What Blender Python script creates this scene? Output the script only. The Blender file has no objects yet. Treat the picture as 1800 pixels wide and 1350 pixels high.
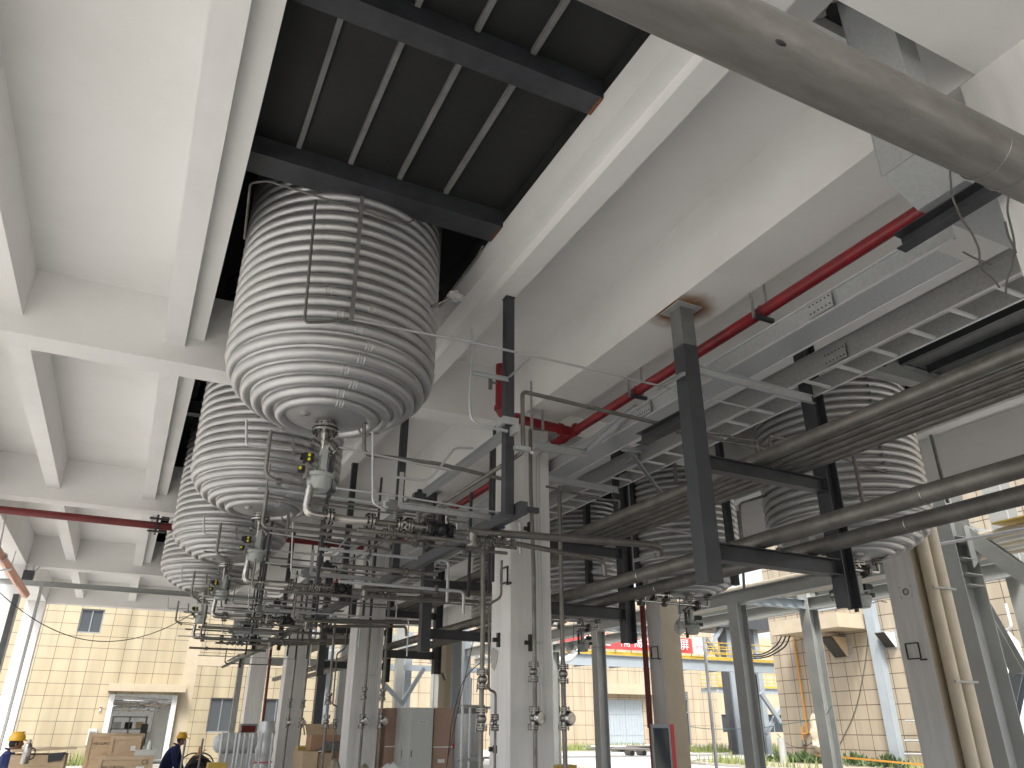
import bpy, math, random
from mathutils import Vector, Matrix
random.seed(7)
C = bpy.context.scene.collection
SC = bpy.context.scene
R_ = math.radians
# ------------------------------------------------------------------ camera
YAW, PIT, ROL, FOC, EYE = R_(25.954), R_(24.7455), R_(0.24216), 1309.73, 1.9
fw = Vector((math.sin(YAW)*math.cos(PIT), math.cos(YAW)*math.cos(PIT), math.sin(PIT)))
rt0 = Vector((math.cos(YAW), -math.sin(YAW), 0)); up0 = rt0.cross(fw)
rt = rt0*math.cos(ROL)+up0*math.sin(ROL); up = -rt0*math.sin(ROL)+up0*math.cos(ROL)
cam = bpy.data.cameras.new('camera'); co = bpy.data.objects.new('camera', cam); C.objects.link(co)
cam.sensor_width = 36; cam.lens = 36*FOC/1800; cam.clip_end = 2000; cam.clip_start = .05
co.matrix_world = Matrix(((rt.x, up.x, -fw.x, 0), (rt.y, up.y, -fw.y, 0), (rt.z, up.z, -fw.z, EYE), (0, 0, 0, 1)))
SC.camera = co
# ------------------------------------------------------------------ sky, sun, exposure
SUN_EL, SUN_AZ = R_(56), R_(215)      # sun behind the camera, veiled
w = bpy.data.worlds.new('World'); SC.world = w; w.use_nodes = True
wn = w.node_tree; bgn = wn.nodes['Background']
sky = wn.nodes.new('ShaderNodeTexSky'); sky.sky_type = 'NISHITA'; sky.sun_disc = False
sky.sun_elevation = SUN_EL; sky.sun_rotation = SUN_AZ; sky.dust_density = 5; sky.air_density = 1.0; sky.ozone_density = .6
hs = wn.nodes.new('ShaderNodeHueSaturation'); hs.inputs['Saturation'].default_value = .35
wn.links.new(sky.outputs[0], hs.inputs['Color']); wn.links.new(hs.outputs[0], bgn.inputs['Color']); bgn.inputs['Strength'].default_value = .15
sl = bpy.data.lights.new('sun', 'SUN'); sl.energy = 2.0; sl.angle = R_(12); sl.color = (1, .95, .87)
so = bpy.data.objects.new('sun', sl); C.objects.link(so)
sd = Vector((math.sin(SUN_AZ)*math.cos(SUN_EL), math.cos(SUN_AZ)*math.cos(SUN_EL), math.sin(SUN_EL)))
so.rotation_euler = sd.to_track_quat('Z', 'Y').to_euler(); so.location = (0, -10, 30)
SC.view_settings.view_transform = 'Standard'; SC.view_settings.look = 'None'; SC.view_settings.gamma = 1
SC.view_settings.exposure = 1.36
try:
    SC.cycles.max_bounces = 12; SC.cycles.diffuse_bounces = 8; SC.cycles.glossy_bounces = 6; SC.cycles.transparent_max_bounces = 12
except Exception: pass

def at(u, v, X=None, Y=None, Z=None):
    """point seen at (u, v) of the 1800 px survey photo, on the plane X=, Y= or Z="""
    d = rt*((u-900)/FOC) + up*(-(v-675)/FOC) + fw
    t = X/d.x if X is not None else (Y/d.y if Y is not None else (Z-EYE)/d.z)
    return Vector((0, 0, EYE)) + d*t
# ------------------------------------------------------------------ materials
M = {}
def mat(name, col, rough=.6, metal=0, var=.0, scale=4, bump=0, bscale=30, stretch=(1, 1, 1), col2=None, rvar=0, emit=None, alpha=None, lo=.35, hi=.65):
    m = bpy.data.materials.new(name); m.use_nodes = True; n = m.node_tree; b = n.nodes['Principled BSDF']
    b.inputs['Roughness'].default_value = rough; b.inputs['Metallic'].default_value = metal
    c4 = (*col, 1)
    b.inputs['Base Color'].default_value = c4
    tc = n.nodes.new('ShaderNodeTexCoord'); mp = n.nodes.new('ShaderNodeMapping'); mp.inputs['Scale'].default_value = stretch
    geo = n.nodes.new('ShaderNodeNewGeometry'); n.links.new(geo.outputs['Position'], mp.inputs['Vector'])
    if var or col2:
        nz = n.nodes.new('ShaderNodeTexNoise'); nz.inputs['Scale'].default_value = scale; nz.inputs['Detail'].default_value = 8; nz.inputs['Roughness'].default_value = .65
        n.links.new(mp.outputs[0], nz.inputs['Vector'])
        cr = n.nodes.new('ShaderNodeValToRGB'); cr.color_ramp.elements[0].position = lo; cr.color_ramp.elements[1].position = hi
        c2 = col2 or tuple(c*(1-var) for c in col)
        cr.color_ramp.elements[0].color = (*c2, 1); cr.color_ramp.elements[1].color = c4
        n.links.new(nz.outputs['Fac'], cr.inputs[0]); n.links.new(cr.outputs[0], b.inputs['Base Color'])
        if rvar:
            mr = n.nodes.new('ShaderNodeMapRange'); mr.inputs['To Min'].default_value = rough+rvar; mr.inputs['To Max'].default_value = rough-rvar
            n.links.new(nz.outputs['Fac'], mr.inputs['Value']); n.links.new(mr.outputs[0], b.inputs['Roughness'])
    if bump:
        nb = n.nodes.new('ShaderNodeTexNoise'); nb.inputs['Scale'].default_value = bscale; nb.inputs['Detail'].default_value = 5
        n.links.new(mp.outputs[0], nb.inputs['Vector'])
        bp = n.nodes.new('ShaderNodeBump'); bp.inputs['Strength'].default_value = bump; bp.inputs['Distance'].default_value = .02
        n.links.new(nb.outputs['Fac'], bp.inputs['Height']); n.links.new(bp.outputs[0], b.inputs['Normal'])
    if emit:
        b.inputs['Emission Color'].default_value = (*emit, 1); b.inputs['Emission Strength'].default_value = 1
    if alpha is not None: b.inputs['Alpha'].default_value = alpha
    M[name] = m; return m
mat('white_paint', (.76, .757, .748), .75, scale=.55, bump=.2, bscale=3.5, col2=(.69, .685, .67), lo=.25, hi=.55)
mat('column_paint', (.76, .755, .745), .7, var=.16, scale=1.6, bump=.12, bscale=9, stretch=(3, 3, .3))
mat('beige_paint', (.43, .37, .275), .75, var=.10, scale=1.5)
mat('downpipe_beige', (.60, .53, .41), .5, var=.12, scale=3)
mat('tank_steel', (.53, .53, .535), .48, .85, var=.12, scale=2.2, bump=.04, bscale=60, rvar=.07, stretch=(1, 1, 3))
mat('pipe_steel', (.25, .24, .225), .5, .7, scale=5, bump=.06, bscale=40, rvar=.1, col2=(.175, .165, .15))
mat('big_pipe_steel', (.30, .29, .275), .42, .55, scale=7, bump=.12, bscale=30, rvar=.16, col2=(.20, .19, .178), stretch=(.35, 1.6, 1), lo=.3, hi=.66)
mat('bright_steel', (.55, .53, .50), .26, 1, var=.3, scale=9, rvar=.08)
mat('valve_body', (.34, .33, .31), .35, .9, var=.35, scale=14)
mat('galvanised', (.54, .56, .57), .42, .5, scale=30, rvar=.06, col2=(.46, .48, .49), bump=.04, bscale=50)
mat('galvanised_dull', (.42, .43, .43), .45, .5, scale=24, rvar=.05, col2=(.34, .345, .345))
mat('dark_paint', (.050, .054, .062), .42, var=.45, scale=3.5, bump=.06, bscale=30)
mat('dark_paint_light', (.060, .065, .073), .45, var=.2, scale=2)
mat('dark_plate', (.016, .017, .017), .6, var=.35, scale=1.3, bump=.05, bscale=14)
mat('dark_bar', (.19, .195, .19), .55, var=.3, scale=5)
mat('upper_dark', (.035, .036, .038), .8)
mat('frame_grey', (.36, .375, .365), .5, var=.12, scale=1.4)
mat('frame_blue', (.30, .345, .38), .5, var=.1, scale=1.2)
mat('red_paint', (.27, .014, .022), .38, scale=5, col2=(.17, .018, .022), rvar=.12, bump=.06, bscale=25)
mat('dull_red', (.16, .016, .016), .4, var=.3, scale=3)
mat('actuator_white', (.40, .43, .41), .4, var=.2, scale=9)
mat('black_plastic', (.015, .016, .018), .35)
mat('black_iron', (.02, .021, .022), .4, .2)
mat('yellow_paint', (.52, .36, .06), .45, var=.15, scale=4)
mat('gauge_yellow', (.75, .68, .03), .4)
mat('orange_paint', (.55, .26, .05), .45)
mat('blue_handle', (.01, .06, .30), .35)
mat('wood_ply', (.56, .42, .27), .7, var=.2, scale=3, stretch=(1, 1, 6))
mat('carton', (.42, .26, .17), .8, var=.15, scale=3)
mat('carton_light', (.55, .42, .28), .8, var=.12, scale=3)
mat('cabinet_grey', (.56, .585, .56), .4, var=.04, scale=1)
mat('label_white', (.75, .75, .74), .5)
mat('ink', (.03, .03, .035), .6)
mat('pink_ink', (.55, .12, .22), .6)
mat('galv_bright', (.72, .73, .73), .4, .3, var=.1, scale=9)
mat('hat_yellow', (.65, .38, .03), .35)
mat('overall_blue', (.016, .028, .12), .85, var=.4, scale=9, bump=.3, bscale=14)
mat('skin', (.30, .16, .10), .55, var=.1, scale=20)
mat('hair', (.01, .01, .01), .7)
mat('glove', (.35, .33, .3), .8)
mat('banner_red', (.55, .06, .065), .6)
mat('banner_white', (.78, .70, .72), .6)
mat('glass_dark', (.045, .055, .065), .08)
mat('glass_pane', (.07, .08, .09), .12)
mat('alu_frame', (.27, .29, .31), .4, .4)
mat('gate_blue', (.33, .38, .42), .5, var=.08, scale=2)
mat('white_enamel', (.60, .62, .63), .35)
mat('cable_black', (.02, .02, .02), .6)
mat('wire_grey', (.10, .095, .09), .5)
mat('rust', (.20, .075, .03), .8, var=.4, scale=12)
mat('concrete_rough', (.34, .33, .31), .9, var=.3, scale=6, bump=.5, bscale=12)
mat('road_concrete', (.42, .41, .39), .85, var=.15, scale=.6, bump=.1, bscale=5)
mat('hall_floor', (.48, .475, .46), .75, var=.2, scale=.8)
mat('kerb_stone', (.42, .41, .38), .85, var=.15, scale=3)
mat('grass', (.13, .19, .045), .7, scale=1.6, col2=(.24, .25, .09))
mat('weed', (.07, .12, .04), .7, var=.4, scale=5)
mat('soil', (.32, .285, .22), .95, var=.25, scale=3, bump=.5, bscale=14)
mat('copper_pipe', (.60, .30, .22), .28, .9, var=.15, scale=6)
mat('cladding', (.62, .64, .62), .5, var=.1, scale=2)
mat('poly_blue', (.33, .42, .50), .45)
mat('film', (.62, .45, .38), .2, alpha=.32)
mat('plastic_bag', (.55, .55, .54), .25, alpha=.55)
mat('green_bag', (.10, .28, .24), .6)
def tile(name, axis, sx, sz, col, off=0, zoff=0, mortar=.02, mcol=(.09, .065, .05)):
    m = mat(name, col, .45); n = m.node_tree; b = n.nodes['Principled BSDF']
    geo = n.nodes.new('ShaderNodeNewGeometry'); sp = n.nodes.new('ShaderNodeSeparateXYZ'); cb = n.nodes.new('ShaderNodeCombineXYZ')
    n.links.new(geo.outputs['Position'], sp.inputs[0])
    for k, (o, dd) in enumerate(((axis, off), ('Z', zoff))):
        ad = n.nodes.new('ShaderNodeMath'); ad.operation = 'ADD'; ad.inputs[1].default_value = dd+200
        n.links.new(sp.outputs[o], ad.inputs[0]); n.links.new(ad.outputs[0], cb.inputs[k])
    br = n.nodes.new('ShaderNodeTexBrick'); br.offset = 0; br.inputs['Scale'].default_value = 1
    br.inputs['Brick Width'].default_value = sx; br.inputs['Row Height'].default_value = sz
    br.inputs['Mortar Size'].default_value = mortar; br.inputs['Mortar Smooth'].default_value = .2; br.inputs['Bias'].default_value = 0
    br.inputs['Color1'].default_value = (*col, 1); br.inputs['Color2'].default_value = (col[0]*.95, col[1]*.93, col[2]*.9, 1); br.inputs['Mortar'].default_value = (*mcol, 1)
    n.links.new(cb.outputs[0], br.inputs['Vector'])
    mp2 = n.nodes.new('ShaderNodeMapping'); mp2.inputs['Scale'].default_value = (1.1, 1.1, .12); n.links.new(geo.outputs['Position'], mp2.inputs['Vector'])
    nz = n.nodes.new('ShaderNodeTexNoise'); nz.inputs['Scale'].default_value = 1.3; nz.inputs['Detail'].default_value = 7; n.links.new(mp2.outputs[0], nz.inputs['Vector'])
    rr = n.nodes.new('ShaderNodeMapRange'); rr.inputs['From Min'].default_value = .3; rr.inputs['From Max'].default_value = .62; rr.inputs['To Min'].default_value = .78; rr.inputs['To Max'].default_value = 1.03
    n.links.new(nz.outputs['Fac'], rr.inputs['Value']); mx = n.nodes.new('ShaderNodeVectorMath'); mx.operation = 'SCALE'
    n.links.new(br.outputs['Color'], mx.inputs[0]); n.links.new(rr.outputs[0], mx.inputs['Scale']); n.links.new(mx.outputs[0], b.inputs['Base Color'])
    bp = n.nodes.new('ShaderNodeBump'); bp.inputs['Strength'].default_value = .4; bp.inputs['Distance'].default_value = .01; bp.invert = True
    n.links.new(br.outputs['Fac'], bp.inputs['Height']); n.links.new(bp.outputs[0], b.inputs['Normal'])
    return m
tile('tile_left', 'X', .82, .60, (.40, .35, .245), off=.2, zoff=.1, mortar=.013)
tile('tile_far', 'X', 1.40, 1.34, (.42, .36, .27), off=0, zoff=.2, mortar=.022)
tile('tile_right', 'Y', 1.02, .77, (.37, .325, .25), off=.3, zoff=.15, mortar=.024)
tile('tile_right_front', 'X', 1.02, .77, (.37, .325, .25), off=.3, zoff=.15, mortar=.024)
def stain(name, c, r):
    m = mat(name, (.75, .748, .74), .8); n = m.node_tree; b = n.nodes['Principled BSDF']
    geo = n.nodes.new('ShaderNodeNewGeometry'); vd = n.nodes.new('ShaderNodeVectorMath'); vd.operation = 'DISTANCE'; vd.inputs[1].default_value = c
    nz = n.nodes.new('ShaderNodeTexNoise'); nz.inputs['Scale'].default_value = 5; nz.inputs['Detail'].default_value = 6
    n.links.new(geo.outputs['Position'], vd.inputs[0]); n.links.new(geo.outputs['Position'], nz.inputs['Vector'])
    a = n.nodes.new('ShaderNodeMath'); a.operation = 'MULTIPLY_ADD'; a.inputs[1].default_value = -.45*r; n.links.new(nz.outputs['Fac'], a.inputs[0]); n.links.new(vd.outputs['Value'], a.inputs[2])
    cr = n.nodes.new('ShaderNodeValToRGB'); e = cr.color_ramp.elements; e[0].position = r*.05; e[0].color = (.07, .03, .012, 1); e[1].position = r*.8; e[1].color = (.75, .748, .74, 1)
    k = e.new(r*.3); k.color = (.24, .13, .06, 1)
    n.links.new(a.outputs[0], cr.inputs[0]); n.links.new(cr.outputs[0], b.inputs['Base Color'])
stain('rust_stain', (5.35, 6.24, 6.578), .46)
# braided hose look
mh = mat('braided_hose', (.45, .43, .40), .35, .9); nn = mh.node_tree
wv = nn.nodes.new('ShaderNodeTexWave'); wv.inputs['Scale'].default_value = 60; wv.inputs['Distortion'].default_value = 1
g_ = nn.nodes.new('ShaderNodeNewGeometry'); nn.links.new(g_.outputs['Position'], wv.inputs['Vector'])
b_ = nn.nodes.new('ShaderNodeBump'); b_.inputs['Strength'].default_value = .5; b_.inputs['Distance'].default_value = .006
nn.links.new(wv.outputs['Fac'], b_.inputs['Height']); nn.links.new(b_.outputs[0], nn.nodes['Principled BSDF'].inputs['Normal'])

# ------------------------------------------------------------------ mesh builder
def basis(d, upv=None):
    d = d.normalized(); u = Vector(upv) if upv is not None else (Vector((0, 0, 1)) if abs(d.z) < .95 else Vector((0, 1, 0)))
    s = d.cross(u).normalized(); u = s.cross(d).normalized(); return d, s, u
class MB:
    def __init__(s): s.v = []; s.f = []; s.mi = []
    def add(s, vs, fs, mi=0):
        o = len(s.v); s.v += [Vector(x) for x in vs]; s.f += [tuple(i+o for i in f) for f in fs]; s.mi += [mi]*len(fs); return s
    def box(s, x0, x1, y0, y1, z0, z1, mi=0, faces=None):
        vs = [(x0, y0, z0), (x1, y0, z0), (x1, y1, z0), (x0, y1, z0), (x0, y0, z1), (x1, y0, z1), (x1, y1, z1), (x0, y1, z1)]
        fs = [(0, 3, 2, 1), (4, 5, 6, 7), (0, 1, 5, 4), (1, 2, 6, 5), (2, 3, 7, 6), (3, 0, 4, 7)]  # -z +z -y +x +y -x
        s.add(vs, fs, mi)
        if faces:
            for k, m in faces.items(): s.mi[len(s.mi)-6+k] = m
        return s
    def sweep(s, poly, p, q, upv=None, mi=0):
        p = Vector(p); q = Vector(q); d, a, u = basis(q-p, upv); n = len(poly)
        vs = [p+a*x+u*y for x, y in poly]+[q+a*x+u*y for x, y in poly]
        fs = [(i, (i+1) % n, n+(i+1) % n, n+i) for i in range(n)]+[tuple(range(n-1, -1, -1)), tuple(range(n, 2*n))]
        return s.add(vs, fs, mi)
    def bar(s, p, q, w_, h_, upv=None, mi=0):
        return s.sweep([(-w_/2, -h_/2), (w_/2, -h_/2), (w_/2, h_/2), (-w_/2, h_/2)], p, q, upv, mi)
    def hsec(s, p, q, w_, h_, t=.012, tw=.01, upv=None, mi=0):
        a, b = w_/2, h_/2; c = tw/2
        return s.sweep([(-a, -b), (a, -b), (a, -b+t), (c, -b+t), (c, b-t), (a, b-t), (a, b), (-a, b), (-a, b-t), (-c, b-t), (-c, -b+t), (-a, -b+t)], p, q, upv, mi)
    def csec(s, p, q, w_, h_, t=.008, upv=None, mi=0, flip=1):
        a, b = w_*flip, h_/2; tt = t*flip
        P_ = [(0, -b), (a, -b), (a, -b+t), (tt, -b+t), (tt, b-t), (a, b-t), (a, b), (0, b)]
        return s.sweep(P_ if flip > 0 else P_[::-1], p, q, upv, mi)
    def lsec(s, p, q, w_, h_, t=.006, upv=None, mi=0):
        return s.sweep([(0, 0), (w_, 0), (w_, t), (t, t), (t, h_), (0, h_)], p, q, upv, mi)
    def cyl(s, p, q, r, r2=None, n=14, mi=0, cap=True):
        p = Vector(p); q = Vector(q); r2 = r if r2 is None else r2; d, a, u = basis(q-p)
        vs = [p+(a*math.cos(t)+u*math.sin(t))*r for t in [2*math.pi*i/n for i in range(n)]]+[q+(a*math.cos(t)+u*math.sin(t))*r2 for t in [2*math.pi*i/n for i in range(n)]]
        fs = [(i, (i+1) % n, n+(i+1) % n, n+i) for i in range(n)]
        if cap: fs += [tuple(range(n-1, -1, -1)), tuple(range(n, 2*n))]
        return s.add(vs, fs, mi)
    def tube(s, pts, r, bend=None, n=10, seg=6, mi=0):
        pts = [Vector(p) for p in pts]; bend = bend if bend is not None else r*3
        path = [pts[0]]
        for i in range(1, len(pts)-1):
            a = pts[i-1]-pts[i]; b = pts[i+1]-pts[i]; la, lb = a.length, b.length; a.normalize(); b.normalize()
            dd = min(bend, la*.49, lb*.49)
            p0 = pts[i]+a*dd; p1 = pts[i]+b*dd
            for k in range(seg+1):
                t = k/seg; path.append(p0*(1-t)**2+pts[i]*2*t*(1-t)+p1*t*t)
        path.append(pts[-1]); o = len(s.v); prev = None; vs = []; fs = []
        for i, p in enumerate(path):
            t = (path[min(i+1, len(path)-1)]-path[max(i-1, 0)]).normalized()
            if prev is None: _, a, u = basis(t)
            else:
                u = (prev-t*prev.dot(t)).normalized(); a = t.cross(u).normalized()
            prev = u
            vs += [p+(a*math.cos(x)+u*math.sin(x))*r for x in [2*math.pi*k/n for k in range(n)]]
        for i in range(len(path)-1):
            fs += [(i*n+k, i*n+(k+1) % n, (i+1)*n+(k+1) % n, (i+1)*n+k) for k in range(n)]
        fs += [tuple(range(n-1, -1, -1)), tuple(range(len(vs)-n, len(vs)))]
        return s.add(vs, fs, mi)
    def lathe(s, prof, c=(0, 0, 0), n=32, axis=(0, 0, 1), mi=0):
        c = Vector(c); d, a, u = basis(Vector(axis)); vs = []; fs = []; m = len(prof)
        for r, z in prof: vs += [c+d*z+(a*math.cos(t)+u*math.sin(t))*r for t in [2*math.pi*k/n for k in range(n)]]
        for i in range(m-1): fs += [(i*n+k, i*n+(k+1) % n, (i+1)*n+(k+1) % n, (i+1)*n+k) for k in range(n)]
        if prof[0][0] > 1e-4: fs.append(tuple(range(n-1, -1, -1)))
        if prof[-1][0] > 1e-4: fs.append(tuple(range((m-1)*n, m*n)))
        return s.add(vs, fs, mi)
    def torus(s, c, R1, r, n=48, k=10, mi=0, axis=(0, 0, 1)):
        c = Vector(c); d, a, u = basis(Vector(axis)); vs = []; fs = []
        for i in range(n):
            t = 2*math.pi*i/n; e = a*math.cos(t)+u*math.sin(t)
            vs += [c+e*(R1+r*math.cos(x))+d*(r*math.sin(x)) for x in [2*math.pi*j/k for j in range(k)]]
        for i in range(n):
            for j in range(k): fs.append((i*k+j, ((i+1) % n)*k+j, ((i+1) % n)*k+(j+1) % k, i*k+(j+1) % k))
        return s.add(vs, fs, mi)
    def ball(s, c, r, sz=(1, 1, 1), n=14, m=8, mi=0):
        c = Vector(c); vs = []; fs = []
        for i in range(m+1):
            ph = math.pi*i/m
            vs += [c+Vector((r*sz[0]*math.sin(ph)*math.cos(t), r*sz[1]*math.sin(ph)*math.sin(t), -r*sz[2]*math.cos(ph))) for t in [2*math.pi*k/n for k in range(n)]]
        for i in range(m): fs += [(i*n+k, i*n+(k+1) % n, (i+1)*n+(k+1) % n, (i+1)*n+k) for k in range(n)]
        return s.add(vs, fs, mi)
    def flange(s, c, axis, r, t=.02, bolts=8, pair=True, br=None):
        c = Vector(c); d, a, u = basis(Vector(axis)); g = t*.35 if pair else 0
        s.cyl(c+d*g, c+d*(g+t), r, n=20)
        if pair: s.cyl(c-d*g, c-d*(g+t), r, n=20)
        br = br or r*.13; L = (t+g)*1.7 if pair else t*1.8
        for k in range(bolts):
            x = 2*math.pi*(k+.5)/bolts; o = (a*math.cos(x)+u*math.sin(x))*r*.8
            s.cyl(c+o-d*L, c+o+d*L, br, n=6, mi=1)
        return s
def new(name, mb, m, parent=None, smooth=30):
    mats = list(m) if isinstance(m, (list, tuple)) else [m]
    if len(mats) == 1 and 1 in mb.mi: mats.append('black_iron')
    off = Vector((0, 0, 0))
    if parent is not None:
        p = parent
        while p is not None: off += p.location; p = p.parent
    me = bpy.data.meshes.new(name); me.from_pydata([tuple(v-off) for v in mb.v], [], mb.f)
    for k in mats: me.materials.append(M[k])
    if len(mats) > 1: me.polygons.foreach_set('material_index', mb.mi)
    me.update()
    me.validate()
    if smooth:
        me.shade_smooth()
        try: me.set_sharp_from_angle(angle=R_(smooth+8))
        except Exception: pass
    o = bpy.data.objects.new(name, me); C.objects.link(o)
    if parent is not None: o.parent = parent
    return o
def tag(o, label=None, cat=None, group=None, kind=None):
    if label: o['label'] = label
    if cat: o['category'] = cat
    if group: o['group'] = group
    if kind: o['kind'] = kind
    return o
def thing(name, label, cat, loc=(0, 0, 0), group=None):
    o = bpy.data.objects.new(name, None); C.objects.link(o); o.location = Vector(loc); o.empty_display_size = .2
    return tag(o, label, cat, group)
def struct(name, mb, m, smooth=0): return tag(new(name, mb, m, None, smooth), kind='structure')
def copy_tree(o, dloc=(0, 0, 0), label=None, parent=None, rotz=0):
    c = o.copy(); C.objects.link(c)
    if parent is not None: c.parent = parent
    else:
        c.location = o.location+Vector(dloc); c.rotation_euler.z += rotz
        if label: c['label'] = label
    for ch in o.children: copy_tree(ch, parent=c)
    return c
def text_mesh(name, s, size, mt, M4, parent, ext=.002):
    cu = bpy.data.curves.new(name, 'FONT'); cu.body = s; cu.size = size; cu.extrude = ext; cu.align_x = 'CENTER'; cu.align_y = 'CENTER'
    t = bpy.data.objects.new(name, cu); C.objects.link(t)
    dg = bpy.context.evaluated_depsgraph_get(); me = bpy.data.meshes.new_from_object(t.evaluated_get(dg))
    bpy.data.objects.remove(t); me.materials.clear(); me.materials.append(M[mt])
    o = bpy.data.objects.new(name, me); C.objects.link(o)
    off = Vector((0, 0, 0)); p = parent
    while p is not None: off += p.location; p = p.parent
    me.transform(Matrix.Translation(-off) @ M4); o.parent = parent
    return o
def face_my(x, y, z): return Matrix.Translation((x, y, z)) @ Matrix.Rotation(math.pi/2, 4, 'X')     # text facing -Y
def face_mx(x, y, z): return Matrix.Translation((x, y, z)) @ Matrix.Rotation(-math.pi/2, 4, 'Z') @ Matrix.Rotation(math.pi/2, 4, 'X')
# ================================================================== SETTING
g = MB(); g.box(-400, 500, -300, 600, -.5, -.02); struct('ground', g, 'soil')
g = MB(); g.box(-6, 18, -20, 41, -.02, .0); struct('hall_pavement', g, 'hall_floor')
g = MB(); g.box(-60, 70, 41.02, 45.4, -.02, .004); g.box(18.02, 30.4, -30, 41, -.02, .004); g.box(-60, -6.02, -30, 41, -.02, .004); g.box(19, 30.5, 45.42, 120, -.02, .004); g.box(30.52, 62, 45.42, 60.5, -.02, .004); struct('road', g, 'road_concrete')
g = MB()
for x0, x1, y0, y1 in ((-40, 18.5, 45.42, 45.57), (30.6, 60, 60.6, 60.75)): g.box(x0, x1, y0, y1, -.05, .13)
cv = [Vector((30.6, 6, .04)), Vector((30.6, 33, .04)), Vector((30.6, 37.5, .04)), Vector((31.6, 40.5, .04)), Vector((34, 42.5, .04)), Vector((37.9, 43.2, .04))]
for a_, b_ in zip(cv, cv[1:]): g.bar(a_, b_, .16, .18)
struct('gravel_bed', MB().add([(30.65, 6, .05), (37.99, 6, .05), (37.99, 43.1, .05), (34, 42.4, .05), (31.6, 40.4, .05), (30.65, 37.4, .05)], [(0, 1, 2, 3, 4, 5)]), 'soil')
struct('kerb', g, 'kerb_stone')
# rough grass verges: thin blades in clumps
def grass(name, areas, h0, h1, dens, m='grass'):
    g = MB(); rnd = random.Random(3)
    for (x0, x1, y0, y1) in areas:
        for _ in range(int((x1-x0)*(y1-y0)*dens)):
            x = rnd.uniform(x0, x1); y = rnd.uniform(y0, y1)
            if math.sin(x*1.3+y)*math.cos(y*1.7-x*.6)+rnd.random() < -.1: continue
            h = rnd.uniform(h0, h1); a = rnd.uniform(0, 3.14); dx, dy = math.cos(a)*.05, math.sin(a)*.05; lx, ly = rnd.uniform(-.12, .12), rnd.uniform(-.12, .12)
            g.add([(x-dx, y-dy, -.02), (x+dx, y+dy, -.02), (x+lx+dx*.3, y+ly+dy*.3, h*.7), (x+lx*1.7, y+ly*1.7, h)], [(0, 1, 2), (0, 2, 3)])
    return tag(new(name, g, m, None, 0), 'rough green grass growing along the foot of the yellow buildings', 'grass', kind='stuff')
grass('grass', [(-9, 1.5, 45.6, 47.9), (31, 45, 61, 66), (30.8, 31.6, 30, 37), (31.8, 34, 38.5, 40), (36.2, 37.8, 20, 30), (45, 57, 56, 60)], .25, .85, 24)

# ================================================================== HALL
hall = thing('factory_hall', 'open white concrete ground storey of the factory hall with coffered ceiling and square columns', 'building', (0, 0, 0))
YB = [(-6.0, -5.5), (1.66, 2.27), (10.57, 11.05), (19.43, 19.91), (28.6, 29.08), (37.4, 37.9)]
ZG, ZS, ZT = 6.58, 6.84, 7.55
def part(name, mb, m='white_paint', smooth=0): return new(name, mb, m, hall, smooth)
for y0, y1 in YB:
    part('ceiling_beam', MB().box(-4.05, 15.27, y0, y1, ZG-.01, 7.72))
for x0 in (-4.1, 5.14, 14.57):
    g = MB()
    for i in range(len(YB)-1): g.box(x0, x0+.7, YB[i][1]+.001, YB[i+1][0]-.001, ZG, 7.7)
    part('girder', g)
def joist(x0, x1, z, bays, m='white_paint'):
    for i in bays: part('joist', MB().box(x0, x1, YB[i][1]+.001, YB[i+1][0]-.001, z, 7.6))
joist(-2.35, -2.07, ZS, range(5)); joist(-.35, -.07, ZS, range(5)); joist(3.31, 3.58, ZS, range(5))
joist(8.98, 9.26, ZS, range(5)); joist(12.35, 12.63, ZS, range(5))
# slab with openings
def slab(x0, x1, y0, y1, z=ZT): part('ceiling_slab', MB().box(x0, x1, y0, y1, z, 7.7))
for i in range(5):
    y0, y1 = YB[i][1]+.002, YB[i+1][0]-.002
    opened = i in (1, 2, 3)
    slab(-3.4, -2.35, y0, y1); slab(-2.07, -.35, y0, y1)
    if i == 1:      # broken hole for the duct beside the girder
        slab(3.58, 4.38, y0, y1); slab(4.38, 5.14, 3.0, y1)
    else: slab(3.58, 5.14, y0, y1)
    slab(5.841, 8.98, y0, y1, 6.93); slab(12.63, 14.57, y0, y1)
    if opened:
        for (a, b) in ((-.068, .17), (3.09, 3.308), (9.262, 9.45), (12.15, 12.348)):
            part('opening_edge', MB().box(a, b, y0, y1, 6.98, 7.38))
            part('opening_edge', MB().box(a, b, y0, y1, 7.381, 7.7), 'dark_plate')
    else:
        slab(-.07, 3.31, y0, y1); slab(9.26, 12.35, y0, y1)
# jagged concrete rim round the duct hole
g = MB(); rnd = random.Random(5); pts = []
n = 22
for k in range(n+1):
    y = 2.28+(3.0-2.28)*k/n; pts.append((4.385+rnd.uniform(.0, .075), y))
vs = []; fs = []
for x, y in pts: vs += [(4.381, y, 7.56), (x, y, 7.56), (x+rnd.uniform(-.02, .03), y, 7.69), (4.381, y, 7.69)]
for k in range(n):
    a = k*4; b = a+4
    fs += [(a, a+1, b+1, b), (a+1, a+2, b+2, b+1), (a+2, a+3, b+3, b+2)]
g.add(vs, fs); part('broken_rim', g, 'concrete_rough')
# columns
def column(x, y, row2=False):
    z1 = ZG-.012
    if row2: part('column', MB().box(x, x+.7, y, y+.7, 0, z1, faces={2: 1}), ['column_paint', 'beige_paint'])
    else: part('column', MB().box(x, x+.7, y, y+.7, 0, z1), 'column_paint')
for y in (1.70, 10.57, 19.43, 28.6, 37.2):
    column(-4.1, y); column(5.14, y); column(14.57, y, True)
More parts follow.
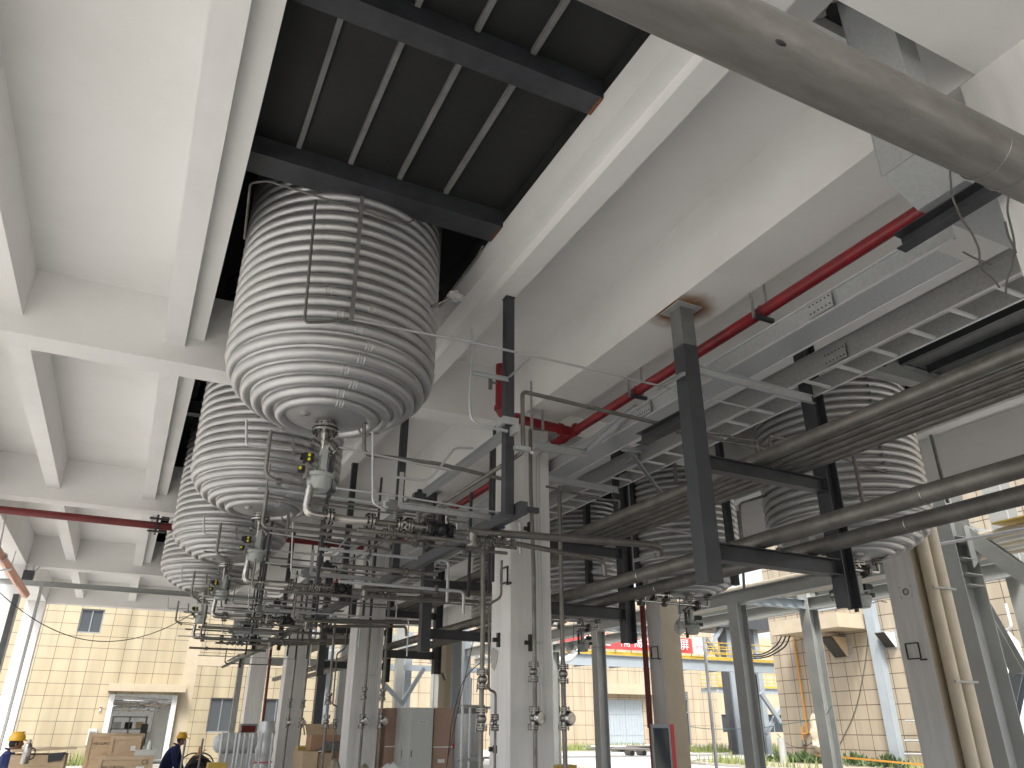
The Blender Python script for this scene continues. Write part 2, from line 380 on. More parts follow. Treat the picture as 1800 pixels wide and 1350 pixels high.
# hall carried on unseen behind the camera, added to cut light
for x0 in (-4.1, 5.14, 14.57): part('girder', MB().box(x0, x0+.7, -20, -6.01, ZG, 7.7))
part('ceiling_slab', MB().box(-4.1, 15.27, -20, -6.01, 7.701, 7.72))
# dark closed box added above the openings to block light
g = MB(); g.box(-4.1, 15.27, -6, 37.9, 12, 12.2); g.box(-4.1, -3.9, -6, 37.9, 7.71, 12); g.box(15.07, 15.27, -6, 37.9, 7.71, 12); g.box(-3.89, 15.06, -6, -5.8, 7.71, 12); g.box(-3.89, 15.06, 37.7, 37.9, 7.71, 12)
part('upper_light_block', g, 'upper_dark')
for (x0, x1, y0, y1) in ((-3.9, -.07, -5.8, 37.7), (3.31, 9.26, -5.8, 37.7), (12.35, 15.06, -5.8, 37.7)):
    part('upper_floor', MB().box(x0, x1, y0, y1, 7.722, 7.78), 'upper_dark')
# dark end walls inside the openings (transverse beams painted dark above)
# steel deck closing the first opening
deck = thing('steel_deck', 'dark steel deck with flat stiffeners closing the ceiling opening before the nearest tank', 'deck', (1.6, 4.5, 7.6))
new('deck_plate', MB().box(.171, 3.089, 2.28, 6.95, 7.56, 7.60), 'dark_plate', deck, 0)
for x in (.62, 1.18, 1.74, 2.30):
    new('stiffener', MB().box(x, x+.05, 2.9, 4.36, 7.50, 7.559), 'dark_bar', deck, 0)
    new('stiffener', MB().box(x, x+.05, 4.62, 6.55, 7.50, 7.559), 'dark_bar', deck, 0)
for y in (4.5, 6.78):
    b = new('support_beam', MB().box(.172, 3.088, y-(.12 if y < 5 else .17), y+(.12 if y < 5 else .17), 7.33, 7.558), 'dark_paint', deck, 0)
    new('end_plate', MB().box(3.05, 3.085, y-.11, y+.11, 7.322, 7.5), 'rust', b, 0)
deck2 = thing('steel_deck', 'dark ribbed steel plates over the ceiling opening beside the nearest right-hand tank', 'deck', (10.8, 5, 7.6))
new('deck_plate', MB().box(9.451, 12.149, 2.28, 7.3, 7.56, 7.60), 'dark_bar', deck2, 0)
for x in (10.0, 10.7, 11.4): new('stiffener', MB().box(x, x+.08, 2.3, 7.2, 7.42, 7.559), 'dark_paint_light', deck2, 0)
new('support_beam', MB().hsec((9.452, 7.4, 7.4), (12.148, 7.4, 7.4), .2, .28, .016, .014, (0, 0, 1)), 'frame_grey', deck2, 0)
new('closing_slab', MB().box(9.46, 12.14, 24.2, 28.59, 7.42, 7.5), 'white_paint', hall, 0)
for y in (15.0, 23.8):
    for x0, x1, nm in ((.171, 3.089, 'left'), (9.451, 12.149, 'right')):
        tag(new('steel_beam', MB().hsec((x0, y-.3 if x0 < 1 else y+.3, 7.5), (x1, y-.3 if x0 < 1 else y+.3, 7.5), .2, .26, .014, .012, (0, 0, 1)), 'dark_paint', None, 0),
            'dark steel beam spanning the %s row ceiling opening between its %s tanks' % (nm, 'middle' if y < 20 else 'farthest'), 'beam')

# ================================================================== TANKS
TR, TH = 1.13, .66     # shell radius, head height
def tank_proto():
    t = thing('reactor_tank', '', 'tank', (0, 0, 0), 'coil-wrapped steel tanks hanging through the ceiling')
    prof = [(0.001, 0)]
    for k in range(1, 25):
        a = k/24*math.pi/2; prof.append((TR*math.sin(a), TH*(1-math.cos(a))))
    prof += [(TR, 3.9), (TR+.06, 3.92), (TR+.06, 4.0), (TR*.9, 4.25), (TR*.5, 4.5), (.001, 4.55)]
    new('shell', MB().lathe(prof, n=64), 'tank_steel', t)
    # half-pipe coil rings
    pos = []
    N = 400; s_ = 0; last = None; arc = []
    for k in range(N+1):
        a = k/N*math.pi/2; p = (TR*math.sin(a), TH*(1-math.cos(a)))
        if last: s_ += math.hypot(p[0]-last[0], p[1]-last[1])
        arc.append((s_, p)); last = p
    sv = .52; pitch = .150
    while sv < arc[-1][0]:
        p = min(arc, key=lambda q: abs(q[0]-sv))[1]; pos.append(p); sv += pitch
    z = pos[-1][1]+.14
    while z < 3.8: pos.append((TR, z)); z += .136
    g = MB()
    for r, z in pos: g.torus((0, 0, z), r, .063, n=80, k=12)
    new('half_pipe_coil', g, 'tank_steel', t, 40)
    # weld bands where half pipes join
    for i, (r, z) in enumerate(pos[:10]):
        a = -math.pi/2+(.04, -.02, .1, -.05, .08, .12, .0, -.18, .1, -.3)[i]
        c = Vector((math.cos(a)*r, math.sin(a)*r, z)); tn = Vector((-math.sin(a), math.cos(a), 0))
        new('weld_band', MB().lathe([(.0645, -.042), (.068, -.038), (.068, -.028), (.0645, -.022), (.0645, -.008), (.068, -.005), (.068, .005), (.0645, .008), (.0645, .022), (.068, .028), (.068, .038), (.0645, .042)], c, n=16, axis=tn), 'tank_steel', t, 12)
    for i, (r, z) in enumerate(pos[:9]):
        a = math.pi*.12+i*.07; c = Vector((math.cos(a)*r, math.sin(a)*r, z)); tn = Vector((-math.sin(a), math.cos(a), 0))
        new('weld_band', MB().cyl(c-tn*.014, c+tn*.014, .0685, n=16), 'dark_bar', t)
    new('inspection_boss', MB().cyl((-.27, -.12, -.0), (-.275, -.122, .05), .06, n=16).cyl((-.27, -.12, -.01), (-.27, -.12, .0), .03, n=10), 'tank_steel', t)
    for k in range(4):
        a = math.pi/4+k*math.pi/2; c, s = math.cos(a), math.sin(a)
        new('support_lug', MB().bar((c*1.15, s*1.15, 3.1), (c*1.45, s*1.45, 3.1), .3, .32), 'dark_paint', t, 0)
    new('nozzle_flange', MB().cyl((0, 0, -.10), (0, 0, .05), .085, n=20).flange((0, 0, -.085), (0, 0, 1), .15, .026, 10, True, .011), 'bright_steel', t)
    return t
tk = tank_proto()
spots = [(1.55, 8.0, 5.03, 0, 'nearest coil-wrapped steel tank of the left row, the largest in view'),
         (1.55, 12.5, 5.05, .25, 'second coil-wrapped steel tank of the left row, half hidden behind the nearest one'),
         (1.55, 17.0, 5.07, -.2, 'third coil-wrapped steel tank of the left row, between the second and the farthest'),
         (1.55, 21.5, 5.1, .1, 'farthest coil-wrapped steel tank of the left row, beside the dull red cross pipe'),
         (10.75, 8.85, 4.5, .55, 'coil-wrapped steel tank at the far right behind the pipe rack, beside the column with downpipes'),
         (10.75, 13.25, 4.5, .7, 'middle coil-wrapped steel tank of the right row, seen between the dark hanger posts'),
         (10.75, 17.75, 4.5, .8, 'coil-wrapped steel tank just right of the big central column, partly hidden by the cable ladder'),
         (10.75, 22.3, 4.5, .9, 'coil-wrapped steel tank just left of the big central column, mostly hidden behind pipes')]
tanks = []
for i, (x, y, z, a, lb) in enumerate(spots):
    o = tk if i == 0 else copy_tree(tk)
    o.location = (x, y, z); o.rotation_euler.z = a; o['label'] = lb; tanks.append(o)
    if i == 4: o.scale = (1.13, 1.13, 1.0)
# ------------------------------------------------------------------ bottom outlet valves
def outlet_valve():
    t = thing('outlet_valve', '', 'valve', (0, 0, 0), 'outlet valves below the tanks')
    b = MB(); b.cyl((0, 0, -.12), (0, 0, -.2), .055, .045); b.ball((0, 0, -.23), .065); b.cyl((0, 0, -.22), (.0, 0, -.4), .042)
    b.cyl((0, 0, -.2), (.13, 0, -.31), .04); b.flange((.14, 0, -.32), (.13, 0, -.11), .075, .014, 4, False)
    b.cyl((0, 0, -.3), (-.12, 0, -.26), .03); b.flange((-.13, 0, -.26), (1, 0, -.2), .055, .012, 4)
    new('valve_body', b, 'valve_body', t)
    new('handle_rod', MB().tube([(-.02, -.07, .0), (-.03, -.12, -.16), (-.02, -.06, -.33)], .016), 'bright_steel', t)
    y = MB(); y.box(-.02, .05, -.075, -.06, -.6, -.28); y.box(-.02, .05, .06, .075, -.6, -.28); y.cyl((0, 0, -.6), (0, 0, -.38), .02)
    new('yoke', y, 'actuator_white', t, 0)
    a = MB(); a.lathe([(.001, -.80), (.125, -.79), (.145, -.76), (.15, -.66), (.175, -.65), (.175, -.615), (.14, -.60), (.08, -.57), (.001, -.565)], n=28)
    for k in range(8):
        q = k*math.pi/4+.2; a.cyl((.165*math.cos(q), .165*math.sin(q), -.67), (.165*math.cos(q), .165*math.sin(q), -.59), .008, n=6)
    new('actuator', a, 'actuator_white', t)
    p = new('positioner', MB().box(-.23, -.11, -.07, .03, -.5, -.4).box(-.28, -.19, -.06, .02, -.62, -.55).cyl((-.23, -.02, -.44), (-.27, -.02, -.44), .04), 'black_plastic', t, 30)
    for (x, z) in ((-.17, -.425), (-.17, -.475), (-.26, -.585)): new('gauge', MB().cyl((x, -.07, z), (x, -.085, z), .018, n=12), 'gauge_yellow', p)
    new('fitting', MB().box(-.2, -.17, -.1, .0, -.7, -.52).tube([(-.18, -.05, -.72), (-.4, -.05, -.66), (-.55, -.05, -.68)], .008).tube([(-.12, -.02, -.45), (-.05, -.1, -.55), (-.1, -.12, -.63)], .009), 'valve_body', t)
    new('bracket', MB().csec((.15, -.02, -.86), (.15, -.02, -.34), .045, .07, .007, (0, 1, 0)).box(.1, .2, -.05, .05, -.79, -.77), 'dark_paint', t, 0)
    return t
ov = outlet_valve()
vn = ['below the nearest tank of the left row', 'below the second tank of the left row', 'below the third tank of the left row', 'below the farthest tank of the left row',
      'below the tank at the far right beside the downpipes', 'below the middle tank of the right row, beside the red banner', 'below the right-row tank right of the big central column', 'below the right-row tank left of the big central column']
for i, s in enumerate(spots):
    o = ov if i == 0 else copy_tree(ov)
    o.location = (s[0], s[1], s[2]); o.rotation_euler.z = 0 if i < 4 else math.pi*.92; o.scale = (.9, .9, 1)
    o['label'] = 'pale diaphragm actuator valve ' + vn[i]
# ================================================================== LEFT ROW: drain stations (one for each tank, 4.5 m apart)
ORD = ['nearest', 'second', 'third', 'farthest']
Y0 = 7.95
st = []      # (prototype, label template)
def P(u, v, Y=None, X=None, Z=None): return at(u, v, X=X, Y=Y, Z=Z)
t = thing('drain_line', '', 'pipe', (1.5, Y0, 3.96), 'drain lines running from the left-row tanks')
zl = 3.95
new('elbow_pipe', MB().tube([(1.45, Y0, 4.27), (1.43, Y0, zl), (1.66, Y0, zl)], .043, .13), 'bright_steel', t)
for x in (1.68, 2.14): new('flange', MB().flange((x, Y0, zl), (1, 0, 0), .10, .022, 8), 'bright_steel', t)
new('braided_hose', MB().tube([(1.72, Y0, zl), (1.9, Y0-.01, zl-.015), (2.1, Y0, zl)], .045, .2, n=14), 'braided_hose', t)
new('pipe', MB().cyl((2.18, Y0, zl), (2.46, Y0, zl), .036), 'pipe_steel', t)
new('pipe', MB().cyl((3.1, Y0, zl), (3.55, Y0, zl), .03), 'pipe_steel', t)
for x in (2.46, 2.58): new('flange', MB().flange((x, Y0, zl), (1, 0, 0), .10, .018, 8), 'bright_steel', t)
st.append((t, 'stainless drain line with braided hose leading right from the %s left tank'))
t = thing('ball_valve', '', 'valve', (2.62, Y0, zl), 'motor-driven ball valves on the drain lines')
new('valve_body', MB().cyl((2.6, Y0, zl), (2.78, Y0, zl), .055).flange((2.61, Y0, zl), (1, 0, 0), .08, .016, 8, False).flange((2.77, Y0, zl), (1, 0, 0), .08, .016, 8, False).cyl((2.69, Y0, zl), (2.69, Y0, zl+.2), .025), 'valve_body', t)
a = new('actuator', MB().box(2.55, 2.82, Y0-.06, Y0+.06, zl+.19, zl+.31).cyl((2.52, Y0, zl+.25), (2.85, Y0, zl+.25), .055), 'valve_body', t)
new('name_plate', MB().box(2.63, 2.75, Y0-.063, Y0-.0605, zl+.215, zl+.245), 'label_white', a, 0)
new('limit_switch', MB().box(2.62, 2.76, Y0-.05, Y0+.05, zl+.311, zl+.39).cyl((2.69, Y0, zl+.39), (2.69, Y0, zl+.44), .04, .025), 'black_plastic', t)
new('conduit_elbow', MB().tube([(2.76, Y0, zl+.35), (2.86, Y0, zl+.35), (2.88, Y0, zl+.1)], .012), 'black_plastic', t)
st.append((t, 'motor-driven ball valve with black switch box on the drain line of the %s left tank'))
t = thing('branch_valve', '', 'valve', (2.4, Y0-.02, zl+.1), 'grey side valves on the drain lines')
new('valve_body', MB().box(2.3, 2.5, Y0-.12, Y0-.02, zl+.13, zl+.25).cyl((2.27, Y0-.07, zl+.19), (2.53, Y0-.07, zl+.19), .05).cyl((2.4, Y0-.07, zl+.03), (2.4, Y0-.07, zl+.14), .022), 'dark_bar', t)
new('end_cap', MB().box(2.262, 2.3, Y0-.115, Y0-.025, zl+.14, zl+.24), 'actuator_white', t, 0)
st.append((t, 'boxy grey side valve on the drain line of the %s left tank'))
t = thing('globe_valve', '', 'valve', (2.98, Y0, zl), 'black globe valves on the drain lines')
new('valve_body', MB().ball((2.97, Y0, zl), .09, (1, .9, .9)).flange((2.87, Y0, zl), (1, 0, 0), .095, .018, 8).flange((3.08, Y0, zl), (1, 0, 0), .095, .018, 8).cyl((2.97, Y0, zl), (2.97, Y0, zl+.17), .04), 'black_iron', t)
new('hand_wheel', MB().torus((2.97, Y0, zl+.24), .085, .009, 24, 6).cyl((2.97, Y0, zl+.15), (2.97, Y0, zl+.26), .01).bar((2.885, Y0, zl+.24), (3.055, Y0, zl+.24), .012, .008), 'black_iron', t)
new('fitting', MB().tube([(3.05, Y0-.05, zl+.04), (3.14, Y0-.06, zl+.1), (3.14, Y0-.06, zl+.0)], .012).cyl((3.03, Y0-.02, zl+.07), (3.03, Y0-.02, zl+.16), .03), 'bright_steel', t)
st.append((t, 'black globe valve with hand wheel on the drain line of the %s left tank'))
t = thing('bypass_line', '', 'pipe', (2.6, Y0, zl-.12), 'small bypass pipes under the drain lines')
zb = zl-.13
new('pipe', MB().cyl((2.0, Y0-.03, zb+.02), (3.35, Y0-.03, zb+.02), .024), 'pipe_steel', t)
new('riser_pipe', MB().cyl((2.35, Y0-.03, zb), (2.35, Y0-.03, zl-.03), .02), 'pipe_steel', t)
for x in (2.3, 2.42, 2.56, 2.66): new('flange', MB().flange((x, Y0-.03, zb+.02), (1, 0, 0), .052, .012, 4), 'valve_body', t)
st.append((t, 'small flanged bypass pipe under the drain line of the %s left tank'))
t = thing('pipe_bracket', '', 'bracket', (2.43, Y0-.2, 4.12), 'galvanised angle brackets carrying the drain valves')
new('upright', MB().lsec((2.43, Y0-.2, 4.10), (2.43, Y0-.2, 4.50), .05, .05, .006), 'galvanised_dull', t, 0)
new('arm', MB().csec((2.4, Y0-.2, 4.11), (3.5, Y0-.2, 4.11), .04, .07, .006), 'galvanised_dull', t, 0)
st.append((t, 'galvanised L-shaped bracket in front of the drain valves of the %s left tank'))
t = thing('sample_manifold', '', 'valve', (3.7, Y0, 3.86), 'small valve manifolds beyond the dark rail')
zm = 3.89
for x in (3.47, 3.57, 3.67, 3.76, 3.88): new('flange', MB().flange((x, Y0, zm), (1, 0, 0), .056, .013, 4), 'valve_body', t)
new('pipe', MB().cyl((3.4, Y0, zm), (3.95, Y0, zm), .024), 'pipe_steel', t)
new('filter_pot', MB().cyl((3.36, Y0, zm-.09), (3.36, Y0, zm+.06), .06), 'valve_body', t)
hw = new('stem', MB().cyl((3.71, Y0, zm), (3.71, Y0, zm+.16), .014).ball((3.71, Y0, zm+.06), .03), 'bright_steel', t)
new('hand_wheel', MB().torus((3.71, Y0, zm+.17), .06, .012, 20, 6).bar((3.65, Y0, zm+.17), (3.77, Y0, zm+.17), .015, .01).bar((3.71, Y0-.06, zm+.17), (3.71, Y0+.06, zm+.17), .015, .01), 'blue_handle', hw)
st.append((t, 'flanged small valves with blue hand wheel on the line of the %s left tank'))
t = thing('transfer_pipe', '', 'pipe', (3.36, Y0, 3.97), 'transfer pipes from the valve stations to the pipe rack')
new('upper_pipe', MB().tube([(3.3, Y0, 3.98), (3.52, Y0, 3.98), (5.9, Y0, 4.08), (6.08, Y0+.05, 4.07), (6.1, Y0+.1, 3.97)], .045, .09), 'pipe_steel', t)
q = at(1060, 985, Y=9.35); q2 = at(1064, 1012, Y=9.35)
new('lower_pipe', MB().tube([(3.95, Y0, zm), q, q2], .032, .09), 'pipe_steel', t)
st.append((t, 'pair of stained pipes from the %s left-row valve station to the rack pipes'))
t = thing('instrument_tube', '', 'pipe', (2.2, Y0, 4.7), 'thin steel tubes crossing behind the left-row valves')
new('tube', MB().tube([P(640, 745, Y0), P(640, 798, Y0), P(770, 815, Y0), P(896, 845, Y0)], .024, .07), 'pipe_steel', t)
new('tube', MB().tube([P(596, 786, Y0-.05), P(795, 828, Y0-.05)], .013), 'galvanised', t)
new('tube', MB().tube([P(590, 858, Y0-.1), P(700, 872, Y0-.1), P(900, 905, Y0-.1)], .012), 'galvanised', t)
new('tube', MB().tube([P(655, 760, Y0-.2), P(655, 885, Y0-.2), P(675, 895, Y0-.2)], .013, .06), 'galvanised', t)
new('tube', MB().tube([P(690, 838, Y0-.2), P(745, 845, Y0-.2), P(760, 838, Y0-.2), P(800, 787, Y0-.2), P(832, 788, Y0-.2)], .014, .06), 'galvanised', t)
st.append((t, 'bundle of thin steel tubes crossing above the valves of the %s left tank'))
t = thing('sampling_loop', '', 'pipe', (.9, Y0, 4.5), 'small side loops below the tanks')
new('tube', MB().tube([P(433, 738, Y0), P(433, 783, Y0), P(514, 791, Y0)], .014, .04), 'galvanised', t)
new('clip', MB().bar(P(515, 770, Y0), P(515, 800, Y0), .03, .012), 'dark_bar', t, 0)
new('pipe', MB().tube([P(476, 757, Y0), P(466, 834, Y0), P(488, 847, Y0)], .022, .07).tube([P(494, 848, Y0), P(540, 856, Y0)], .009), 'pipe_steel', t)
new('flange', MB().flange(P(490, 847, Y0), (1, 0, 0), .042, .01, 4), 'valve_body', t)
st.append((t, 'thin bent sampling pipe beside the outlet valve of the %s left tank'))
for o, lb in st:
    o['label'] = lb % 'nearest'
    for k in (1, 2, 3): copy_tree(o, (0, 4.5*k, .0), lb % ORD[k])

for k in range(4):
    rnd = random.Random(40+k); y = 9.6+4.5*k
    t = thing('cross_piping', 'tangle of thin level steel pipes behind the valve station of the %s left tank' % ORD[k], 'pipes', (3, y, 4), 'thin cross piping between the valve stations')
    for j in range(9):
        z = 3.55+j*.16+rnd.uniform(-.05, .05); yy = y+rnd.uniform(-1.2, 1.2); r = rnd.choice((.012, .016, .022, .03)); xa = rnd.uniform(.9, 2.6); xb = rnd.uniform(3.6, 5.0)
        pts = [(xa, yy, z), (xb, yy, z)]
        if j % 3 == 0: pts = [(xa, yy, z+rnd.uniform(.2, .5)), (xa, yy, z), (xb, yy, z)]
        if j % 3 == 1: pts = [(xa, yy, z), (xb, yy, z), (xb, yy, z-rnd.uniform(.3, .7))]
        new('pipe', MB().tube(pts, r, .08), ('pipe_steel', 'galvanised', 'pipe_steel')[j % 3], t)
        if r > .02:
            c = Vector((rnd.uniform(xa+.3, xb-.3), yy, z)); new('flange', MB().flange(c, (1, 0, 0), .06, .012, 4), 'valve_body', t)
    for j in range(4):
        xx = rnd.uniform(1.6, 4.8); yy = y+rnd.uniform(-1.2, 1.2); new('hanger_rod', MB().box(xx-.02, xx+.02, yy-.02, yy+.02, 3.7, rnd.uniform(4.9, 6.7)), 'dark_paint', t, 0)
    c = Vector((3.1, y-.6, 4.02)); new('small_valve', MB().ball(c, .05).flange(c-Vector((.07, 0, 0)), (1, 0, 0), .06, .012, 6).flange(c+Vector((.07, 0, 0)), (1, 0, 0), .06, .012, 6).box(c.x-.06, c.x+.06, c.y-.04, c.y+.04, c.z+.08, c.z+.16), 'valve_body', t)
# hanger posts of the left row
hp = thing('hanger_post', 'dark square steel post hanging from the joist in front of the nearest valve station', 'post', (3.5, 7.33, 6.84), 'dark posts hanging between tanks and columns')
new('post', MB().box(3.46, 3.57, 7.27, 7.38, 4.04, 6.838), 'dark_paint', hp, 0)
new('head_plate', MB().box(3.452, 3.578, 7.262, 7.388, 6.828, 6.8395), 'dark_paint', hp, 0)
for k, d in ((1, 4.05), (2, 7.3), (3, 9.75), (4, 13.6), (5, 18.2)):
    copy_tree(hp, (0, d, 0), 'dark steel post hanging from the joist, %s from the camera' % ['', 'second', 'third', 'fourth', 'fifth', 'sixth'][k])
for k, (y0, y1) in enumerate(((7.3, 14.1), (14.5, 21.6), (22.0, 29.0))):
    t = thing('dark_rail', '%s dark steel channel rail running lengthwise below the left-row valves' % ['nearest, long', 'middle', 'farthest'][k], 'rail', (3.5, y0, 4.1))
    new('rail', MB().box(3.585, 3.68, y0-.15, y1, 4.03, 4.17), 'dark_paint_light' if k == 0 else 'dark_paint', t, 0)
    new('end_stub', MB().box(3.59, 3.675, y1+.001, y1+.12, 3.75, 4.16), 'dark_paint', t, 0)
    if k == 0: new('cross_stub', MB().box(3.68, 3.86, 7.22, 7.27, 4.08, 4.14), 'dark_paint', t, 0)
# lengthwise galvanised cable channel over the left valves
ch = thing('cable_channel', 'galvanised cable channel running lengthwise above the left-row valves to the dark post', 'cable tray', (3.6, 7.5, 5.07))
new('channel', MB().csec((3.62, 7.42, 5.08), (3.62, 27, 5.08), .10, .09, .004, flip=-1), 'galvanised', ch, 0)
g = MB()
for k in range(12): g.box(3.55, 3.58, 7.6+k*.24, 7.66+k*.24, 5.127, 5.14)
new('clip', g, 'galvanised', ch, 0)
new('end_box', MB().box(3.42, 3.62, 7.25, 7.42, 5.1, 5.19).box(3.5, 3.55, 7.1, 7.25, 4.95, 5.05), 'galvanised', ch, 0)
t = thing('service_pipe', 'stained steel pipe sloping back from a tall riser past the dark post above the valves', 'pipe', P(943, 790, 7.3))
new('pipe', MB().tube([P(1190, 752, 7.25), P(918, 688, 7.25), P(920, 795, 7.25), P(880, 820, 7.5), at(520, 1048, X=3.9)], .026, .07), 'pipe_steel', t)
new('clamp', MB().box(3.55, 3.75, 7.2, 7.26, 4.79, 4.84), 'galvanised', t, 0)
# conduits around the nearest tank
t = thing('tank_conduit', 'bent thin steel conduit standing in front of the upper coils of the nearest tank', 'conduit', P(540, 560, 6.72))
new('conduit', MB().tube([P(430, 420, 6.72), P(440, 322, 6.72), P(470, 318, 6.72), P(630, 367, 6.72), P(712, 395, 6.72), P(730, 385, 6.72)], .012, .05), 'pipe_steel', t)
new('conduit', MB().tube([P(555, 352, 6.72), P(535, 567, 6.72), P(575, 566, 6.72), P(612, 560, 6.72)], .015, .05), 'pipe_steel', t)
new('flat_bar', MB().bar(P(637, 345, 6.7), P(618, 562, 6.7), .045, .012, (0, 1, 0)), 'dark_bar', t, 0)
t = thing('long_conduit', 'long thin conduit leading from the front of the nearest tank right to the cable trays', 'conduit', P(620, 563, 6.75))
new('conduit', MB().tube([P(616, 561, 6.75), P(830, 602, 6.75), P(1000, 640, 6.75), P(1180, 683, 6.75)], .014), 'galvanised', t)
new('conduit', MB().tube([P(1185, 686, 6.75), P(1330, 721, 6.75)], .013), 'galvanised', t)
new('strut', MB().csec(P(1158, 683, 6.75), P(1205, 657, 6.0), .04, .04, .004), 'galvanised', t, 0)
t = thing('loop_conduit', 'tall U-bent galvanised conduit left of the red stub pipe', 'conduit', P(828, 740, 7.2))
new('conduit', MB().tube([P(831, 575, 7.2), P(825, 700, 7.2), P(828, 742, 7.2), P(862, 752, 7.2), P(892, 758, 7.2)], .018, .1), 'galvanised', t)
new('strut', MB().csec(P(826, 655, 7.2), P(893, 668, 7.2), .03, .05, .004), 'galvanised', t, 0)
new('brace', MB().lsec(P(897, 664, 7.2), P(932, 632, 6.8), .035, .035, .004), 'galvanised', t, 0)
t = thing('level_sensor', 'plastic-wrapped sensor sticking out of the right side of the nearest tank', 'sensor', (2.72, 8, 6.5))
a1, a2, a3 = P(742, 549, 7.4), P(770, 534, 7.2), P(800, 520, 7.15)
new('stem', MB().cyl(a1, a2, .022).cyl(a2, a3, .012), 'bright_steel', t)
g = MB(); g.ball(a3, .075, (1.3, .9, .75), 12, 9); rnd = random.Random(4)
for v in g.v: v += Vector((rnd.uniform(-1, 1), rnd.uniform(-1, 1), rnd.uniform(-1, 1)))*.017
new('plastic_wrap', g, 'plastic_bag', t, 0)
t = thing('wall_cable', 'thin dark cable hugging the white edge of the ceiling opening above the nearest tank', 'cable', at(850, 440, X=3.06))
new('cable', MB().tube([at(849, 432, X=3.06), at(838, 452, X=3.06), at(790, 515, X=3.06), at(772, 540, X=3.06)], .012), 'dark_bar', t)
# red pipes
t = thing('fire_pipe', 'bright red fire main running lengthwise under the ceiling from the duct past the central column', 'pipe', (5.72, 9, 6.2))
XR, ZR = 5.98, 6.36
new('pipe', MB().cyl((XR, 3.3, ZR), (XR, 37, ZR), .072, n=20), 'red_paint', t)
for y in (7.1, 9.9, 10.3, 13.2, 17.0): new('coupling', MB().cyl((XR, y-.06, ZR), (XR, y+.06, ZR), .085, n=20).box(XR-.03, XR+.03, y-.05, y+.05, ZR+.07, ZR+.12), 'red_paint', t)
for i, y in enumerate((5.55, 8.1, 12.9, 16.4, 20.8)):
    h = thing('pipe_hanger', 'dark U-shaped hanger holding the red fire main, %s from the camera' % ['first', 'second', 'third', 'fourth', 'fifth'][i], 'hanger', (XR, y, 6.2), 'hangers of the red fire main')
    new('strap', MB().lsec((XR-.12, y, 6.26), (XR-.12, y, 6.85), .05, .05, .006), 'galvanised_dull', h, 0)
    new('strap', MB().lsec((XR+.11, y, 6.26), (XR+.11, y, 6.95), .04, .04, .006), 'galvanised_dull', h, 0)
    new('cross_bar', MB().box(XR-.13, XR+.15, y-.02, y+.03, 6.245, 6.29), 'dark_paint', h, 0)
    new('u_bolt', MB().torus((XR, y, ZR), .075, .007, 24, 6, axis=(0, 1, 0)), 'dark_paint', h)
t = thing('fire_branch', 'short red branch pipe with an upright stub beside the dark post at the central column', 'pipe', (4.8, 9.95, 6.3))
new('pipe', MB().tube([(4.63, 9.95, 7.3), (4.63, 9.95, 6.42), (5.95, 9.95, 6.36)], .075, .14, n=18), 'red_paint', t)
for a_, b_ in (((4.63, 9.95, 6.5), (4.63, 9.95, 6.56)), ((4.9, 9.95, 6.405), (4.96, 9.95, 6.405)), ((5.7, 9.95, 6.37), (5.76, 9.95, 6.37))): new('elbow_collar', MB().cyl(a_, b_, .095, n=18), 'red_paint', t)
new('clamp', MB().torus((4.72, 9.95, 6.95), .105, .01, 20, 6).box(4.42, 4.47, 9.9, 9.95, 6.82, 7.05).box(4.47, 4.64, 9.92, 9.94, 6.93, 6.96), 'dark_bar', t)
for x in (5.15, 5.35): new('strap', MB().lsec((x, 9.8, 6.2), (x, 9.8, 7.05), .05, .05, .006), 'galvanised_dull', t, 0)
t = thing('fire_cross_pipe', 'dull red pipe crossing under the white ceiling behind the left-row tanks', 'pipe', (0, 19.2, 6.15))
new('pipe', MB().cyl((-12, 19.2, 6.17), (5.05, 19.2, 6.17), .085, n=18), 'dull_red', t)
new('bracket', MB().box(.05, .1, 19.05, 19.35, 5.98, 6.4).box(-.1, .3, 19.1, 19.15, 6.3, 6.34).box(-.1, .3, 19.1, 19.15, 6.0, 6.04), 'dark_paint', t, 0)
for xx in (2.5, 4.1): new('bracket', MB().box(xx, xx+.06, 19.05, 19.35, 5.98, 6.5), 'dark_paint', t, 0)
t = thing('fire_riser', 'dark red riser pipe running down the outer column to the hose cabinet', 'pipe', (14.4, 19.6, 2.4))
new('pipe', MB().cyl((14.40, 20.1, 1.9), (14.40, 20.1, 6.5), .085, n=16), 'dull_red', t)
t = thing('fire_riser', 'thin red riser pipe leaning down beside the far left white columns', 'pipe', (4.4, 28, 2))
new('pipe', MB().cyl(at(478, 1128, Y=27), at(456, 1320, Y=27), .045, n=12), 'dull_red', t)
new('clamp', MB().box(*sum(([a-.07, a+.07] for a in at(462, 1272, Y=26.9)), [])), 'dark_bar', t, 0)
# far left items
t = thing('cross_rail', 'grey-green steel rail crossing the far end of the hall below the ceiling on the left', 'rail', (0, 28, 5.94))
new('rail', MB().hsec((-14, 27.9, 5.93), (5.1, 27.9, 5.93), .12, .16, .012, .01), 'frame_grey', t, 0)
t = thing('copper_coloured_pipe', 'coppery wrapped pipe slanting down at the left edge below the ceiling', 'pipe', at(20, 1000, Y=24))
new('pipe', MB().cyl(at(-30, 930, Y=21), at(45, 1045, Y=27), .11, n=16), 'copper_pipe', t)
new('clamp', MB().torus(at(3, 980, Y=23.2), .125, .02, 20, 6, axis=(.3, 1, -.2)).bar(at(-5, 1003, Y=23), at(20, 1001, Y=23), .06, .04), 'galvanised', t)
new('hanger_rod', MB().cyl(at(18, 1000, Y=24), at(28, 968, Y=24), .015).cyl(at(-2, 970, Y=22), at(10, 905, Y=22), .02), 'galvanised', t)
